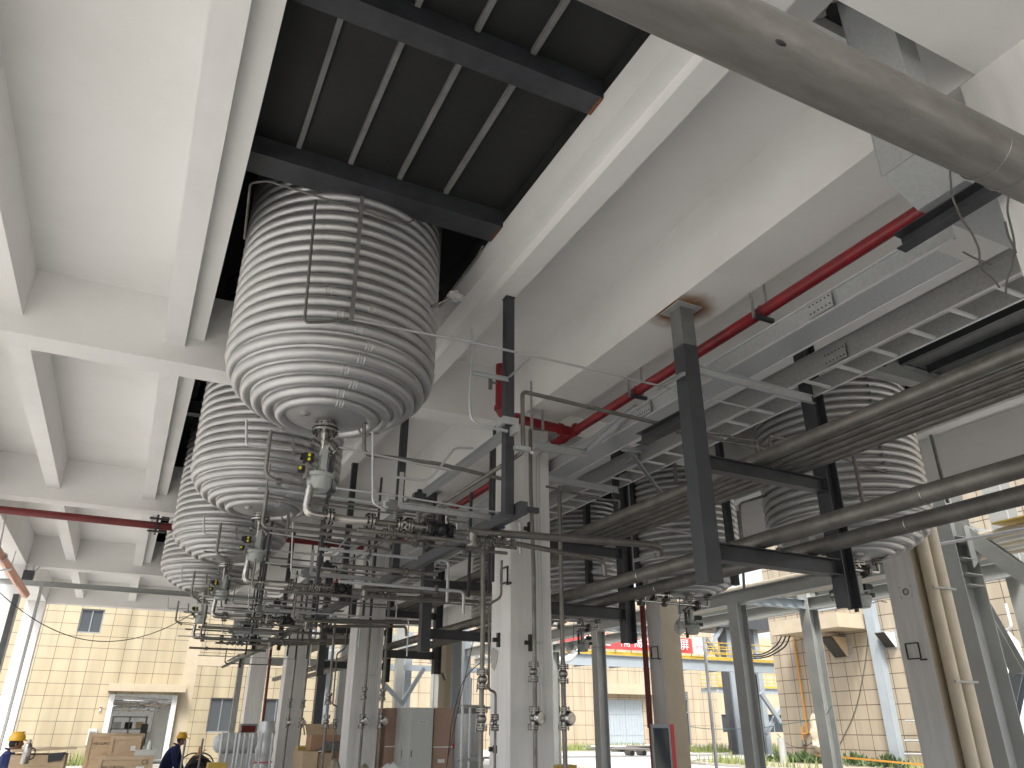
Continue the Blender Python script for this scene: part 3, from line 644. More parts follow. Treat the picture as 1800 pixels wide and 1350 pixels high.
t = thing('edge_channel', 'dark upright steel channel standing by the left edge column', 'post', at(20, 1150, Y=26))
a, b = at(33, 1045, Y=26), at(-6, 1250, Y=26)
new('channel', MB().box(a.x-.12, a.x+.02, 25.9, 26.05, 0, a.z), 'dark_paint', t, 0)
new('angle', MB().box(a.x+.35, a.x+.42, 27.2, 27.4, 0, a.z+.55), 'galvanised_dull', t, 0)
t = thing('perforated_bracket', 'small perforated strut bracket with a diagonal below the far left ceiling corner', 'bracket', at(48, 1000, Y=28.5))
new('strut', MB().bar(at(47, 993, Y=28.4), at(40, 1025, Y=28.4), .06, .04).bar(at(45, 1018, Y=28.4), at(70, 997, Y=28.4), .03, .03).bar(at(60, 995, Y=28.4), at(57, 1012, Y=28.4), .04, .03), 'galvanised_dull', t, 0)
new('box', MB().box(*[c for a in (0, 1, 2) for c in (at(50, 1012, Y=28.4)[a]-.15, at(50, 1012, Y=28.4)[a]+.15)]), 'dark_paint', t, 0)
t = thing('sagging_cable', 'thin black cable sagging across the yellow facade at the left', 'cable', at(180, 1128, Y=22))
pp = []
for k in range(15):
    s = k/14; u = -40+s*380; v = 1128-(.0021*(u-185)**2 if u > 185 else .0025*(u-185)**2); pp.append(at(u, v, Y=21+s))
new('cable', MB().tube(pp, .011, .3, n=6, seg=3), 'cable_black', t)

# ================================================================== RIGHT PIPE RACK
def rack(y, attach, label, zt=6.57):
    t = thing('pipe_support', label, 'support', (5.3, y, 3.3), 'dark steel hanger frames of the pipe rack')
    if not attach:
        new('near_post', MB().box(5.25, 5.45, y-.1, y+.1, 3.27, 6.05 if y < 7 else zt-.012), 'dark_paint_light', t, 0)
        if y < 7: new('bare_post_top', MB().box(5.251, 5.449, y-.099, y+.099, 6.051, zt-.012), 'dark_bar', t, 0)
        new('head_plate', MB().box(5.17, 5.53, y-.18, y+.18, zt-.011, zt+.008), 'frame_grey', t, 0)
        x0 = 5.451
    else: x0 = 5.842
    new('far_post', MB().hsec((7.45, y+.08, 3.17), (7.45, y+.08, 6.83), .2, .2, .014, .012, (1, 0, 0)), 'dark_paint', t, 0)
    new('upper_cross_beam', MB().hsec((x0, y+.02, 4.625), (7.35, y+.07, 4.625), .13, .17, .01, .01, (0, 0, 1)), 'dark_paint', t, 0)
    new('lower_cross_beam', MB().hsec((x0, y+.02, 3.62), (7.35, y+.07, 3.62), .15, .19, .012, .01, (0, 0, 1)), 'dark_paint', t, 0)
    new('tray_support', MB().csec((x0-.0, y-.05, 5.75), (7.35, y+.0, 5.75), .05, .11, .006), 'galvanised', t, 0)
    return t
rack(6.24, False, 'nearest dark hanger frame of the pipe rack, its post bolted under the rust-stained girder')
rack(10.75, True, 'second dark hanger frame of the pipe rack, fixed to the big central column')
rack(15.0, False, 'third dark hanger frame of the pipe rack, seen left of the big central column')
rack(19.75, True, 'fourth dark hanger frame of the pipe rack, fixed to the second column')
rack(24.2, False, 'farthest dark hanger frame of the pipe rack, low between the rear columns')
tag(new('rust_stain', MB().box(5.143, 5.838, 5.4, 7.1, 6.5775, 6.5797), 'rust_stain', None, 0), 'brown rust stain on the girder round the head of the nearest rack post', 'stain')
def ypipe(x, z, r, y0, y1, m, label, bands=(), n=22):
    t = thing('rack_pipe', label, 'pipe', (x, y0, z), 'long steel pipes on the pipe rack')
    new('pipe', MB().cyl((x, y0, z), (x, y1, z), r, n=n), m, t)
    for y in bands: new('weld_seam', MB().torus((x, y, z), r, .006, 24, 5, axis=(0, 1, 0)), 'bright_steel', t)
    return t
ypipe(6.175, 3.815, .09, -6, 37, 'pipe_steel', 'thick steel pipe on the lower rack beams, the upper one in view', (4.2, 8.6, 12, 16))
ypipe(6.978, 3.815, .09, -6, 37, 'pipe_steel', 'thick steel pipe lying on the lower rack beams, the lower and darker one in view', (5.0, 8.0, 9.3, 14))
ypipe(6.29, 4.794, .079, -6, 34, 'pipe_steel', 'thickest of the five pipes on the upper rack beams, uppermost in view')
for k, (x, r) in enumerate(((6.445, .035), (6.615, .034), (6.785, .035), (6.975, .042))):
    ypipe(x, 4.713+r+.002, r, -6, 34, 'pipe_steel', ['slim pipe next to the thickest one on the upper rack beams', 'third pipe down of the five on the upper rack beams', 'fourth pipe down of the five on the upper rack beams', 'lowest in view of the five pipes on the upper rack beams'][k], n=14)
# cable trays
t = thing('cable_tray', 'closed galvanised cable tray with splice plates beside the red fire main', 'cable tray', (6, 8, 5.9))
new('side_rail', MB().csec((5.95, 3.2, 5.97), (5.95, 26, 5.97), .03, .2, .003, flip=-1), 'galvanised', t, 0)
new('side_rail', MB().csec((6.33, 3.9, 5.97), (6.33, 26, 5.97), .03, .2, .003), 'galvanised', t, 0)
for xx, zz in ((5.925, 6.072), (5.925, 5.857), (6.34, 5.857)): new('lip', MB().box(xx-.014, xx+.014, 3.2, 26, zz, zz+.010), 'galv_bright', t, 0)
new('tray_bottom', MB().box(5.95, 6.33, 3.4, 26, 5.866, 5.869), 'galvanised', t, 0)
for y in (4.7, 7.9, 11.0):
    s = new('splice_plate', MB().box(5.908, 5.913, y-.16, y+.16, 5.885, 6.055), 'galvanised', t, 0)
    g = MB()
    for k in range(6):
        for z in (5.93, 6.02): g.cyl((5.907, y-.13+k*.052, z), (5.9, y-.13+k*.052, z), .009, n=6)
    new('bolt', g, 'ink', s)
t = thing('cable_ladder', 'galvanised cable ladder with open rungs running lengthwise above the pipe rack', 'cable ladder', (7.1, 8, 5.85))
new('side_rail', MB().csec((6.92, 2.2, 5.955), (6.92, 26, 5.955), .03, .29, .004, flip=-1), 'galvanised_dull', t, 0)
new('side_rail', MB().csec((7.37, 2.2, 5.92), (7.37, 26, 5.92), .03, .22, .004), 'galvanised_dull', t, 0)
for k in range(48): new('rung', MB().box(6.921, 7.369, 2.5+k*.49, 2.545+k*.49, 5.813, 5.838), 'galv_bright', t, 0)
new('lip', MB().box(6.885, 6.915, 2.2, 26, 5.800, 5.811).box(7.375, 7.40, 2.2, 26, 5.800, 5.811), 'galv_bright', t, 0)
for y in (5.4, 9.6):
    s = new('splice_plate', MB().box(6.876, 6.882, y-.16, y+.16, 5.83, 6.01), 'galvanised_dull', t, 0)
    g = MB()
    for k in range(6):
        for z in (5.87, 5.97): g.cyl((6.875, y-.13+k*.052, z), (6.868, y-.13+k*.052, z), .009, n=6)
    new('bolt', g, 'ink', s)
t = thing('folded_support', 'folded galvanised support arm under the closed tray near the central column', 'bracket', P(1000, 800, 9))
new('arm', MB().csec(P(940, 785, 9), P(1030, 798, 9), .05, .12, .004), 'galvanised', t, 0)
new('diagonal', MB().csec(P(1030, 796, 9), P(1115, 720, 8.2), .05, .09, .004), 'galvanised', t, 0)
new('top_strap', MB().csec(P(1112, 718, 8.2), P(1150, 722, 8.2), .05, .09, .004), 'galvanised', t, 0)
new('dark_stub', MB().bar(P(935, 795, 8.9), P(965, 778, 9.3), .05, .04), 'galvanised', t, 0)
t = thing('ladder_brace', 'sloping galvanised brace going down from the cable ladder in front of a tank', 'bracket', P(1110, 795, 9.2))
new('brace', MB().csec(P(1108, 793, 9.2), P(1185, 895, 10.2), .09, .05, .004, (1, 0, 0)), 'galvanised', t, 0)
new('brace', MB().csec(P(1092, 791, 9.2), P(1128, 793, 9.2), .05, .05, .004), 'galvanised', t, 0)
t = thing('short_beam', 'short dark H beam end below the closed tray left of the nearest rack post', 'beam', P(1130, 770, 7.4))
new('beam', MB().hsec(P(1128, 772, 7.6), P(1210, 730, 6.3), .16, .14, .012, .01), 'dark_paint', t, 0)
t = thing('thin_handrail', 'thin rusty tube pair crossing from the cable ladder to the tank by the downpipes', 'conduit', P(1250, 760, 7.2))
new('tube', MB().tube([P(1180, 752, 7.2), P(1330, 775, 7.2), P(1336, 800, 7.2)], .016, .05), 'pipe_steel', t)
new('tube', MB().tube([P(1190, 760, 7.3), P(1355, 790, 7.3)], .02), 'pipe_steel', t)
new('tube', MB().tube([P(1353, 790, 7.3), P(1353, 766, 7.3), P(1400, 775, 7.3)], .018, .03), 'pipe_steel', t)
# hangers and drops in front of the right row tanks
k = 0
for (u0, v0, u1, v1, Y, w_, m, lb) in ((1553, 632, 1612, 860, 8.0, .05, 'dark_paint', 'long dark hanger strip on the right side of the rightmost coil tank'),
        (1517, 640, 1560, 830, 7.6, .035, 'dark_bar', 'grey drop tube left of the dark strip on the rightmost coil tank'),
        (1500, 800, 1522, 885, 7.5, .04, 'pipe_steel', 'short rusty drop tube over the lower coils of the rightmost tank'),
        (1632, 745, 1672, 885, 8.2, .045, 'dark_bar', 'thin dark rod hanging right of the rightmost coil tank'),
        (1603, 628, 1620, 680, 7.6, .04, 'dark_bar', 'short grey rod beside the upper rim of the rightmost coil tank'),
        (1262, 770, 1303, 1030, 10.2, .11, 'dark_paint', 'dark hanging channel between the middle and rightmost tanks of the right row'),
        (1113, 850, 1140, 1065, 13.4, .13, 'dark_paint', 'dark hanging channel in front of the left side of the middle right-row tank'),
        (1030, 870, 1040, 1040, 14.5, .13, 'dark_paint', 'dark hanging channel in front of the tank beside the central column'),
        (1298, 1130-230, 1308, 980, 11, .05, 'dark_bar', 'thin grey rod hanging at the right edge of the middle right-row tank'),
        (1184, 800, 1190, 850, 11, .05, 'dark_bar', 'short grey tube over the top coils of the middle right-row tank')):
    a, b = P(u0, v0, Y), P(u1, v1, Y)
    t = thing('hanger_strip', lb, 'hanger', a)
    new('strip', MB().box(a.x-w_/2, a.x+w_/2, Y-w_/2, Y+w_/2, b.z, a.z+.02), m, t, 0)
for (pts, Y, r, m, lb) in ((((1463, 800), (1556, 830), (1558, 815), (1548, 780)), 7.6, .02, 'pipe_steel', 'thin bent steel tube crossing the rightmost coil tank below the small pipes'),
        (((1395, 848), (1450, 862), (1540, 885)), 7.9, .02, 'pipe_steel', 'thin straight tube crossing the lower coils of the rightmost tank'),
        (((1150, 925), (1215, 938)), 11, .025, 'galvanised', 'thin straight tube crossing the middle right-row tank'),
        (((1308, 1035), (1300, 885), (1405, 852)), 9.5, .022, 'dark_bar', 'thin dark conduit rising and bending toward the rightmost tank'),
        (((1088, 893), (1090, 880), (1060, 878), (960, 855)), 10, .02, 'pipe_steel', 'thin pipe arching over the tank right of the central column'),
        (((1103, 815), (1160, 828)), 10.4, .02, 'galvanised', 'thin bright tube above the middle right-row tank')):
    q = [P(u, v, Y) for u, v in pts]
    t = thing('thin_tube', lb, 'conduit', q[0]); new('tube', MB().tube(q, r, .08), m, t)
t = thing('white_channel', 'long pale galvanised channel in front of the right-row tanks above the thick pipes', 'bracket', P(1300, 1000, 10))
new('channel', MB().csec(at(1435, 905, X=8.1), at(1290, 955, X=8.1), .06, .06, .004).csec(at(1150, 975, X=8.1), at(1040, 1005, X=8.1), .05, .05, .004).box(8.1, 8.3, 8.2, 8.4, 4.35, 4.4), 'galvanised', t, 0)
# right row outlet lines
for i, s in enumerate(spots[4:7]):
    x0, y0, z0 = s[0], s[1]-.1, s[2]
    t = thing('outlet_line', ['flanged stainless outlet pipe below the tank at the far right', 'flanged stainless outlet pipe below the middle tank of the right row', 'flanged stainless outlet pipe below the tank right of the central column'][i], 'pipe', (x0, y0, z0-.25), 'outlet lines of the right-row tanks')
    zz = z0-.2
    new('pipe', MB().tube([(x0+.42, y0, z0+.12), (x0+.42, y0, zz), (x0+.3, y0, zz), (x0-2.1, y0, zz)], .03, .08), 'bright_steel', t)
    for dx in (.12, -.75, -1.35, -1.6, -1.85): new('flange', MB().flange((x0+dx, y0, zz), (1, 0, 0), .1 if dx > 0 else .085, .02, 8), 'valve_body', t)
    new('flange', MB().flange((x0+.42, y0, z0-.02), (0, 0, 1), .09, .02, 8), 'valve_body', t)
    new('upper_pipe', MB().cyl((x0-1.7, y0+.1, zz+.17), (x0-.5, y0+.1, zz+.17), .07).flange((x0-.95, y0+.1, zz+.17), (1, 0, 0), .13, .025, 8).flange((x0-.62, y0+.1, zz+.17), (1, 0, 0), .13, .025, 8), 'bright_steel', t)
    new('motor', MB().cyl((x0-1.3, y0, zz+.5), (x0-.7, y0, zz+.5), .1).box(x0-1.2, x0-1.0, y0-.1, y0+.1, zz+.35, zz+.6), 'galvanised_dull', t)
for (u, v, Y, lb) in ((1193, 1098, 13, 'bagged sensor dangling below the middle right-row tank in front of the beige column'), (1464, 1045, 8.4, 'dark sensor dangling below the rightmost tank left of the thick rack post'), (1005, 1135, 17, 'bagged sensor dangling right of the central column')):
    c = P(u, v, Y); t = thing('dangling_sensor', lb, 'sensor', c)
    new('cable', MB().tube([c+Vector((.08, 0, .55)), c+Vector((.06, 0, .2)), c], .008), 'cable_black', t)
    new('head', MB().ball(c, .06, (1, 1, 1.2)).cyl(c, c-Vector((0, 0, .1)), .03), 'valve_body', t)
    if u != 1464:
        g = MB(); g.lathe([(.03, .1), (.1, -.02), (.12, -.14), (.02, -.2)], c, n=9)
        rnd = random.Random(u)
        for vv in g.v: vv += Vector((rnd.uniform(-1, 1), rnd.uniform(-1, 1), rnd.uniform(-1, 1)))*.02
        new('plastic_bag', g, 'plastic_bag', t, 0)
# ================================================================== BIG OVERHEAD PIPE, DUCT, WIRES
t = thing('overhead_pipe', 'very large stained steel pipe crossing close overhead at the top right', 'pipe', (3, 1.5, 4.42))
new('pipe', MB().cyl((-1.5, 1.485, 4.4), (9.0, 1.51, 4.4), .133, n=40), 'big_pipe_steel', t)
for x in (3.22, 3.4): new('weld_seam', MB().torus((x, 1.5, 4.4), .1335, .0035, 40, 5, axis=(1, 0, 0)), 'bright_steel' if x < 3.3 else 'dark_bar', t)
new('scar', MB().ball((1.83, 1.40, 4.305), .016, (1.8, .6, .6)), 'ink', t)
t = thing('air_duct', 'galvanised air duct coming down through a broken hole in the ceiling', 'duct', (4.7, 2.6, 5.5))
d0, d1 = 2.40, 2.79
g = MB(); g.add([(4.47, d0, 9), (4.47, d1, 9), (4.47, d0, 5.70), (4.47, d1, 5.70), (4.80, d0, 5.50), (4.80, d1, 5.50), (6.4, d0, 5.50), (6.4, d1, 5.50), (4.70, d0, 9), (4.70, d1, 9), (4.70, d0, 6.2), (4.70, d1, 6.2), (6.4, d0, 6.2), (6.4, d1, 6.2)],
    [(0, 1, 3, 2), (2, 3, 5, 4), (4, 5, 7, 6), (9, 8, 10, 11), (11, 10, 12, 13), (0, 2, 10, 8), (2, 4, 10), (4, 6, 12, 10), (1, 9, 11, 3), (3, 11, 5), (5, 11, 13, 7), (6, 7, 13, 12), (0, 8, 9, 1)])
new('duct_body', g, 'galvanised', t, 0)
new('seam', MB().bar((4.467, d0-.003, 5.70), (4.467, d1+.003, 5.70), .008, .008).bar((4.467, d1, 8.9), (4.467, d1, 5.7), .006, .006), 'galvanised', t, 0)
t = thing('duct_support', 'dark steel channel carrying the air duct at the end of the red fire main', 'bracket', (5.2, 3, 5.4))
new('channel', MB().csec((4.93, 3.05, 5.38), (4.99, 2.05, 5.43), .11, .14, .008, flip=1), 'dark_paint', t, 0)
t = thing('tray_end_plate', 'bright folded galvanised plate closing the end of the cable tray under the duct', 'plate', at(1700, 390, Z=5.9))
a, b, c_, d_ = at(1655, 385, Z=5.95), at(1715, 410, Z=5.87), at(1760, 380, Z=5.87), at(1735, 335, Z=5.95)
n_ = Vector((0, 0, .006))
new('plate', MB().add([a, b, c_, d_, a+n_, b+n_, c_+n_, d_+n_], [(0, 1, 2, 3), (7, 6, 5, 4), (0, 4, 5, 1), (1, 5, 6, 2), (2, 6, 7, 3), (3, 7, 4, 0)]), 'galvanised', t, 0)
new('bolt', MB().cyl(b+Vector((-.03, 0, -.01)), b+Vector((-.03, 0, .0)), .012).cyl(c_+Vector((-.1, 0, -.01)), c_+Vector((-.1, 0, .0)), .012), 'ink', t)
for i, (pts, X, lb) in enumerate(((((1670, 300), (1673, 345), (1690, 385), (1708, 408), (1722, 440), (1722, 470), (1746, 490), (1757, 505)), 4.6, 'loose grey wire dangling in front of the air duct and cable ladder'),
        (((1773, 345), (1770, 370), (1780, 410), (1784, 430), (1780, 470), (1770, 490), (1768, 515)), 4.9, 'loose grey wire dangling along the white column at the right edge'),
        (((1767, 390), (1772, 415), (1782, 432), (1786, 445)), 4.7, 'short stiff wire end beside the white column at the right edge'),
        (((1693, 443), (1715, 455), (1742, 465)), 4.6, 'short straight wire end poking left below the duct'),
        (((1720, 215), (1740, 217), (1755, 228), (1761, 242)), 3.9, 'small bent wire lying on top of the large overhead pipe'))):
    q = [at(u, v, X=X) for u, v in pts]; t = thing('loose_wire', lb, 'wire', q[0])
    new('wire', MB().tube(q, .007, .05, n=6), 'wire_grey', t)
# ================================================================== PIPE DROPS WITH VALVES ON THE COLUMNS
def valve_drop(pts, r, sets, Y, label, handle=True, trap=False, group='valved pipe drops beside the columns'):
    q = [P(u, v, Y) for u, v in pts]; q[-1] = Vector((q[-1].x, q[-1].y, .12))
    t = thing('pipe_drop', label, 'pipe', q[-1], group)
    new('pipe', MB().tube(q, r, .08), 'pipe_steel', t)
    for k, (u, v) in enumerate(sets):
        c = P(u, v, Y)
        f = new('flange', MB().flange(c, (0, 0, 1), r*1.7+.024, .017, 6, True, .010), 'valve_body', t)
    for k in range(0, len(sets)-1, 2):
        c = (P(*sets[k], Y)+P(*sets[k+1], Y))/2
        b = MB().cyl(P(*sets[k], Y), P(*sets[k+1], Y), r*1.35).ball(c, r*2.0)
        vb = new('valve_body', b, 'valve_body', t)
        if handle: new('lever', MB().tube([c, c+Vector((-.08, -.02, .02)), c+Vector((-.09, -.02, -.16))], .008, .02), 'valve_body', vb)
    if trap:
        c = P(sets[2][0]+8, (sets[2][1]+sets[3][1])/2, Y-.02)
        new('steam_trap', MB().lathe([(.001, -.07), (.08, -.06), (.10, -.02), (.10, .02), (.08, .06), (.001, .07)], c, n=24, axis=(.3, -1, 0)), 'bright_steel', t)
    return t
YC = 10.35
drops = [
 (valve_drop([(1010, 760), (932, 752), (933, 860), (938, 1000), (940, 1190), (941, 1355)], .032, [(938, 1168), (937, 1194), (939, 1247), (937, 1278)], YC-.1, 'x', False, True),
  'pipe drop with round steam trap down the front face of the %s', 1),
 (valve_drop([(985, 855), (983, 870), (988, 1100), (990, 1190), (994, 1355)], .034, [(990, 1172), (990, 1197), (992, 1247), (991, 1279)], YC-.2, 'x', True, True),
  'pipe drop with round trap at the right edge of the %s', 1),
 (valve_drop([(849, 955), (849, 1100), (847, 1190), (845, 1355)], .034, [(848, 1182), (848, 1207), (847, 1248), (846, 1280)], YC-.3, 'x', True, False),
  'valved pipe drop standing left of the %s', 1),
 (valve_drop([(882, 985), (881, 1050), (860, 1062), (859, 1213), (871, 1216), (871, 1258), (869, 1355)], .018, [(870, 1261), (870, 1279)], YC-.25, 'x', True, False),
  'thin bent pipe drop with one small valve left of the %s', 1)]
for o, lb, k in drops:
    o['label'] = lb % 'big central column'
    o2 = copy_tree(o, (.0, 8.86, 0), lb % 'second white column')
    if 'trap' in lb: copy_tree(o, (.0, 8.86+9.17, 0), lb % 'third white column')
t = thing('twin_conduit', 'pair of thin conduits running down the front of the big central column', 'conduit', P(945, 900, YC+.1))
new('conduit', MB().tube([P(1000, 796, YC+.15), P(955, 793, YC+.15), P(943, 800, YC+.15), P(943, 900, YC+.15), P(953, 1258, YC+.15)], .009, .08).tube([P(1000, 792, YC+.17), P(960, 788, YC+.17), P(948, 800, YC+.17), P(948, 900, YC+.17), P(958, 1256, YC+.17)], .009, .08), 'galvanised', t)
for v in (936, 1130): new('clip', MB().box(*[c for a in (0, 1, 2) for c in (P(944, v, YC+.16)[a]-(.07, .02, .015)[a], P(944, v, YC+.16)[a]+(.07, .02, .015)[a])]), 'galvanised', t, 0)
t2 = copy_tree(t, (.05, 8.86, 0), 'pair of thin conduits running down the front of the second column')
for (u, v, sx, sz, lb) in ((876, 1125, .02, .10, 'small black clamp bracket on the left face of the big central column'), (932, 1130, .02, .12, 'small black clamp plate low on the front of the big central column'), (930, 930, .02, .11, 'small black clamp plate high on the front of the big central column'), (870, 1317, .02, .05, 'small black pipe clip low on the left face of the big central column')):
    c = P(u, v, YC+.1); t = thing('clamp_bracket', lb, 'bracket', c)
    new('plate', MB().box(c.x-sx, c.x+sx, c.y-.03, c.y+.03, c.z-sz, c.z+sz).box(c.x-.09, c.x-sx, c.y-.02, c.y+.02, c.z-.03, c.z+.03), 'black_iron', t, 0)
def frame_on(c, ax, s, label):
    t = thing('square_bracket', label, 'bracket', c)
    g = MB(); x, y, z = c
    if ax == 'x':
        for a, b in (((y-s, z-s), (y+s, z-s)), ((y+s, z-s), (y+s, z+s)), ((y+s, z+s), (y-s, z+s)), ((y-s, z+s), (y-s, z-s))): g.bar((x, a[0], a[1]), (x, b[0], b[1]), .022, .022)
        g.bar((x, y-s-.12, z-s-.03), (x, y-s+.02, z-s-.03), .03, .03)
    new('frame', g, 'black_iron', t, 0); return t
frame_on((5.11, 10.75, 4.62-.55), 'x', .12, 'small square frame with pane on the left face of the big central column')
frame_on((14.53, 10.95, 3.36), 'x', .15, 'small black square frame fixed to the wide grey column at the right')
frame_on((14.53, 19.8, 4.0), 'x', .17, 'small black square frame fixed to the grey side of the beige column')
t = thing('column_socket', 'small round socket with four bolt holes on the wide grey column at the right', 'socket', (14.55, 10.9, 4.3))
c = at(1592, 1040, X=14.56)
g = MB().torus(c, .06, .014, 20, 6, axis=(1, 0, 0))
for dy in (-.13, .13):
    for dz in (-.1, .1): g.cyl(c+Vector((0, dy, dz)), c+Vector((-.01, dy, dz)), .012, n=8)
new('ring', g, 'dark_bar', t)
t = thing('wall_lamp', 'small wall lamp on the thin beige column behind the carton stack', 'lamp', at(783, 1195, Y=24))
c = at(783, 1195, Y=24); new('lamp_head', MB().bar(c, c+Vector((-.15, -.1, .2)), .12, .05), 'valve_body', t, 0)
t = thing('wall_plate', 'faded teardrop grey patch plate on the left face of the big central column', 'plate', (5.12, 10.8, 3))
c = at(869, 1158, X=5.135)
new('plate', MB().add([c+Vector((-.004, y, z)) for y, z in ((-.13, .1), (.05, .17), (.16, .12), (.1, -.12), (.0, -.17), (-.1, -.05))]+[c+Vector((.003, y, z)) for y, z in ((-.13, .1), (.05, .17), (.16, .12), (.1, -.12), (.0, -.17), (-.1, -.05))], [(0, 1, 2, 3, 4, 5)]+[(i, (i+1) % 6, 6+(i+1) % 6, 6+i) for i in range(6)]), 'galvanised_dull', t, 0)
# downpipes on the right column
t = thing('downpipe', 'pair of beige downpipes running down beside the wide grey column at the right', 'pipe', (15, 10.4, 0))
for x in (14.80, 15.14): new('pipe', MB().cyl((x, 10.40, 0), (x, 10.40, 6.5), .125 if x < 15 else .145, n=20), 'downpipe_beige', t)
for z in (4.55, 2.75): new('clamp', MB().box(14.62, 15.3, 10.22, 10.25, z-.02, z+.02), 'galvanised_dull', t, 0)
# hose cabinet on column
t = thing('hose_cabinet', 'red fire hose cabinet with dark glass door beside the beige column', 'cabinet', (14.0, 18.7, 0))
x0, x1, z1 = 13.56, 14.20, 2.0
new('body', MB().box(x0+.03, x1+.14, 18.92, 19.05, .0, z1), 'red_paint', t, 0)
new('side_panel', MB().box(x1+.002, x1+.14, 18.88, 18.918, .0, z1), 'banner_red', t, 0)
d = new('door', MB().box(x0, x0+.06, 18.88, 18.918, 0.02, z1).box(x1-.06, x1, 18.88, 18.918, 0.02, z1).box(x0+.06, x1-.06, 18.88, 18.918, z1-.1, z1).box(x0+.06, x1-.06, 18.88, 18.918, .3, .38), 'alu_frame', t, 0)
new('pane', MB().box(x0+.06, x1-.06, 18.90, 18.917, .38, z1-.1), 'glass_dark', d, 0)
t = thing('hose_cabinet', 'dark fire hose cabinet with helmets on top at the foot of a far left column', 'cabinet', at(442, 1300, Y=27.5))
a = at(424, 1272, Y=27.5); b = at(452, 1275, Y=27.5)
new('body', MB().box(a.x, b.x, 27.5, 27.8, 0, a.z), 'dull_red', t, 0)
new('door', MB().box(a.x, a.x+.04, 27.45, 27.499, 0, a.z).box(b.x-.04, b.x, 27.45, 27.499, 0, a.z).box(a.x+.04, b.x-.04, 27.45, 27.499, a.z-.06, a.z), 'alu_frame', t, 0)

# ================================================================== LEFT FACADE BUILDING
lb_ = thing('yellow_building', 'yellow tiled building across the yard at the left with an open workshop gateway', 'building', (0, 48, 0))
YW = 48.0
def rect(u0, v0, u1, v1, Y): a, b = at(u0, v0, Y=Y), at(u1, v1, Y=Y); return min(a.x, b.x), max(a.x, b.x), min(a.z, b.z), max(a.z, b.z)
dx0, dx1, dz = -.35, 2.95, 3.45
wins = [(-2.62, -1.48, 6.45, 7.7), (4.72, 6.0, 1.58, 3.35), (7.7, 9.0, 1.58, 3.35), (5.3, 7.2, 6.3, 7.6), (8.6, 10.2, 6.3, 7.6)]
segs = MB()
def wall_with_holes(g, xs0, xs1, z0, z1, holes, y0, y1):
    xs = sorted({xs0, xs1, *[h[0] for h in holes], *[h[1] for h in holes]}); zs = sorted({z0, z1, *[h[2] for h in holes], *[h[3] for h in holes]})
    for i in range(len(xs)-1):
        j = 0
        while j < len(zs)-1:
            cx = (xs[i]+xs[i+1])/2
            if any(h[0] < cx < h[1] and h[2] < (zs[j]+zs[j+1])/2 < h[3] for h in holes): j += 1; continue
            k = j
            while k+1 < len(zs)-1 and not any(h[0] < cx < h[1] and h[2] < (zs[k+1]+zs[k+2])/2 < h[3] for h in holes): k += 1
            g.box(xs[i], xs[i+1], y0, y1, zs[j], zs[k+1]); j = k+1
wall_with_holes(segs, -30, 16, 0, 13, [(dx0, dx1, -1, dz)]+wins, YW, YW+.35)
new('wall', segs, 'tile_left', lb_, 0)
new('smooth_band', MB().box(3.05, 3.75, YW-.015, YW-.002, 0, 13).box(3.76, 13, YW-.015, YW-.002, 5.0, 5.5), 'beige_paint', lb_, 0)
new('canopy', MB().box(dx0-.15, dx1+.35, YW-.7, YW-.016, dz+.12, dz+.5), 'beige_paint', lb_, 0)
for h in wins:
    f = new('window', MB().box(h[0], h[0]+.07, YW+.08, YW+.16, h[2], h[3]).box(h[1]-.07, h[1], YW+.08, YW+.16, h[2], h[3]).box(h[0]+.07, h[1]-.07, YW+.08, YW+.16, h[3]-.07, h[3]).box(h[0]+.07, h[1]-.07, YW+.08, YW+.16, h[2], h[2]+.07).box((h[0]+h[1])/2-.03, (h[0]+h[1])/2+.03, YW+.07, YW+.15, h[2]+.07, h[3]-.07), 'alu_frame', lb_, 0)
    new('pane', MB().box(h[0]+.07, h[1]-.07, YW+.11, YW+.12, h[2]+.07, h[3]-.07), 'glass_pane', f, 0)
# door leaves folded open
for x in (dx0-.02, dx1+.02):
    s = 1 if x < 1 else -1
    new('gate_leaf', MB().box(min(x, x+s*.25), max(x, x+s*.25), YW-.35, YW-.05, .02, dz-.03), 'white_enamel', lb_, 0)
new('interior_wall', MB().box(-4, 7, YW+9, YW+9.2, 0, 5).box(-4.2, -4, YW+.36, YW+9.2, 0, 5).box(7, 7.2, YW+.36, YW+9.2, 0, 5), 'dark_bar', lb_, 0)
new('roof_beam', MB().box(-4, 7, YW+3, YW+3.3, 4.2, 4.6).box(-4, 7, YW+6, YW+6.3, 4.2, 4.6), 'frame_grey', lb_, 0)
new('workshop_floor', MB().box(-4, 7, YW+.36, YW+9, -.01, .01), 'hall_floor', lb_, 0)
ws = MB(); rnd = random.Random(9)
for k in range(5): ws.cyl((-3, YW+2+k*1.3, 3.0+.12*(k % 3)), (6, YW+2+k*1.3, 3.0+.12*(k % 3)), .05, n=8)
for k in range(26): ws.cyl((-2+rnd.uniform(0, 7), YW+1.5+rnd.uniform(0, 6), rnd.uniform(2.6, 3.4)), (-2+rnd.uniform(0, 7), YW+1.5+rnd.uniform(0, 6), rnd.uniform(2.6, 3.4)), .03, n=6)
tag(new('workshop_pipework', ws, 'bright_steel', None, 20), 'tangle of bright pipes under the workshop roof inside the gateway', 'pipe')
t = thing('storage_rack', 'dark shelving rack with boxes inside the workshop gateway', 'rack', (.8, YW+5, 0))
g = MB()
for x in (.0, .9, 1.8): g.box(x, x+.06, YW+5, YW+5.06, 0, 2.4).box(x, x+.06, YW+5.8, YW+5.86, 0, 2.4)
for z in (.3, 1.0, 1.7, 2.35): g.box(-.02, 1.9, YW+5, YW+5.9, z, z+.05)
new('frame', g, 'dark_bar', t, 0)
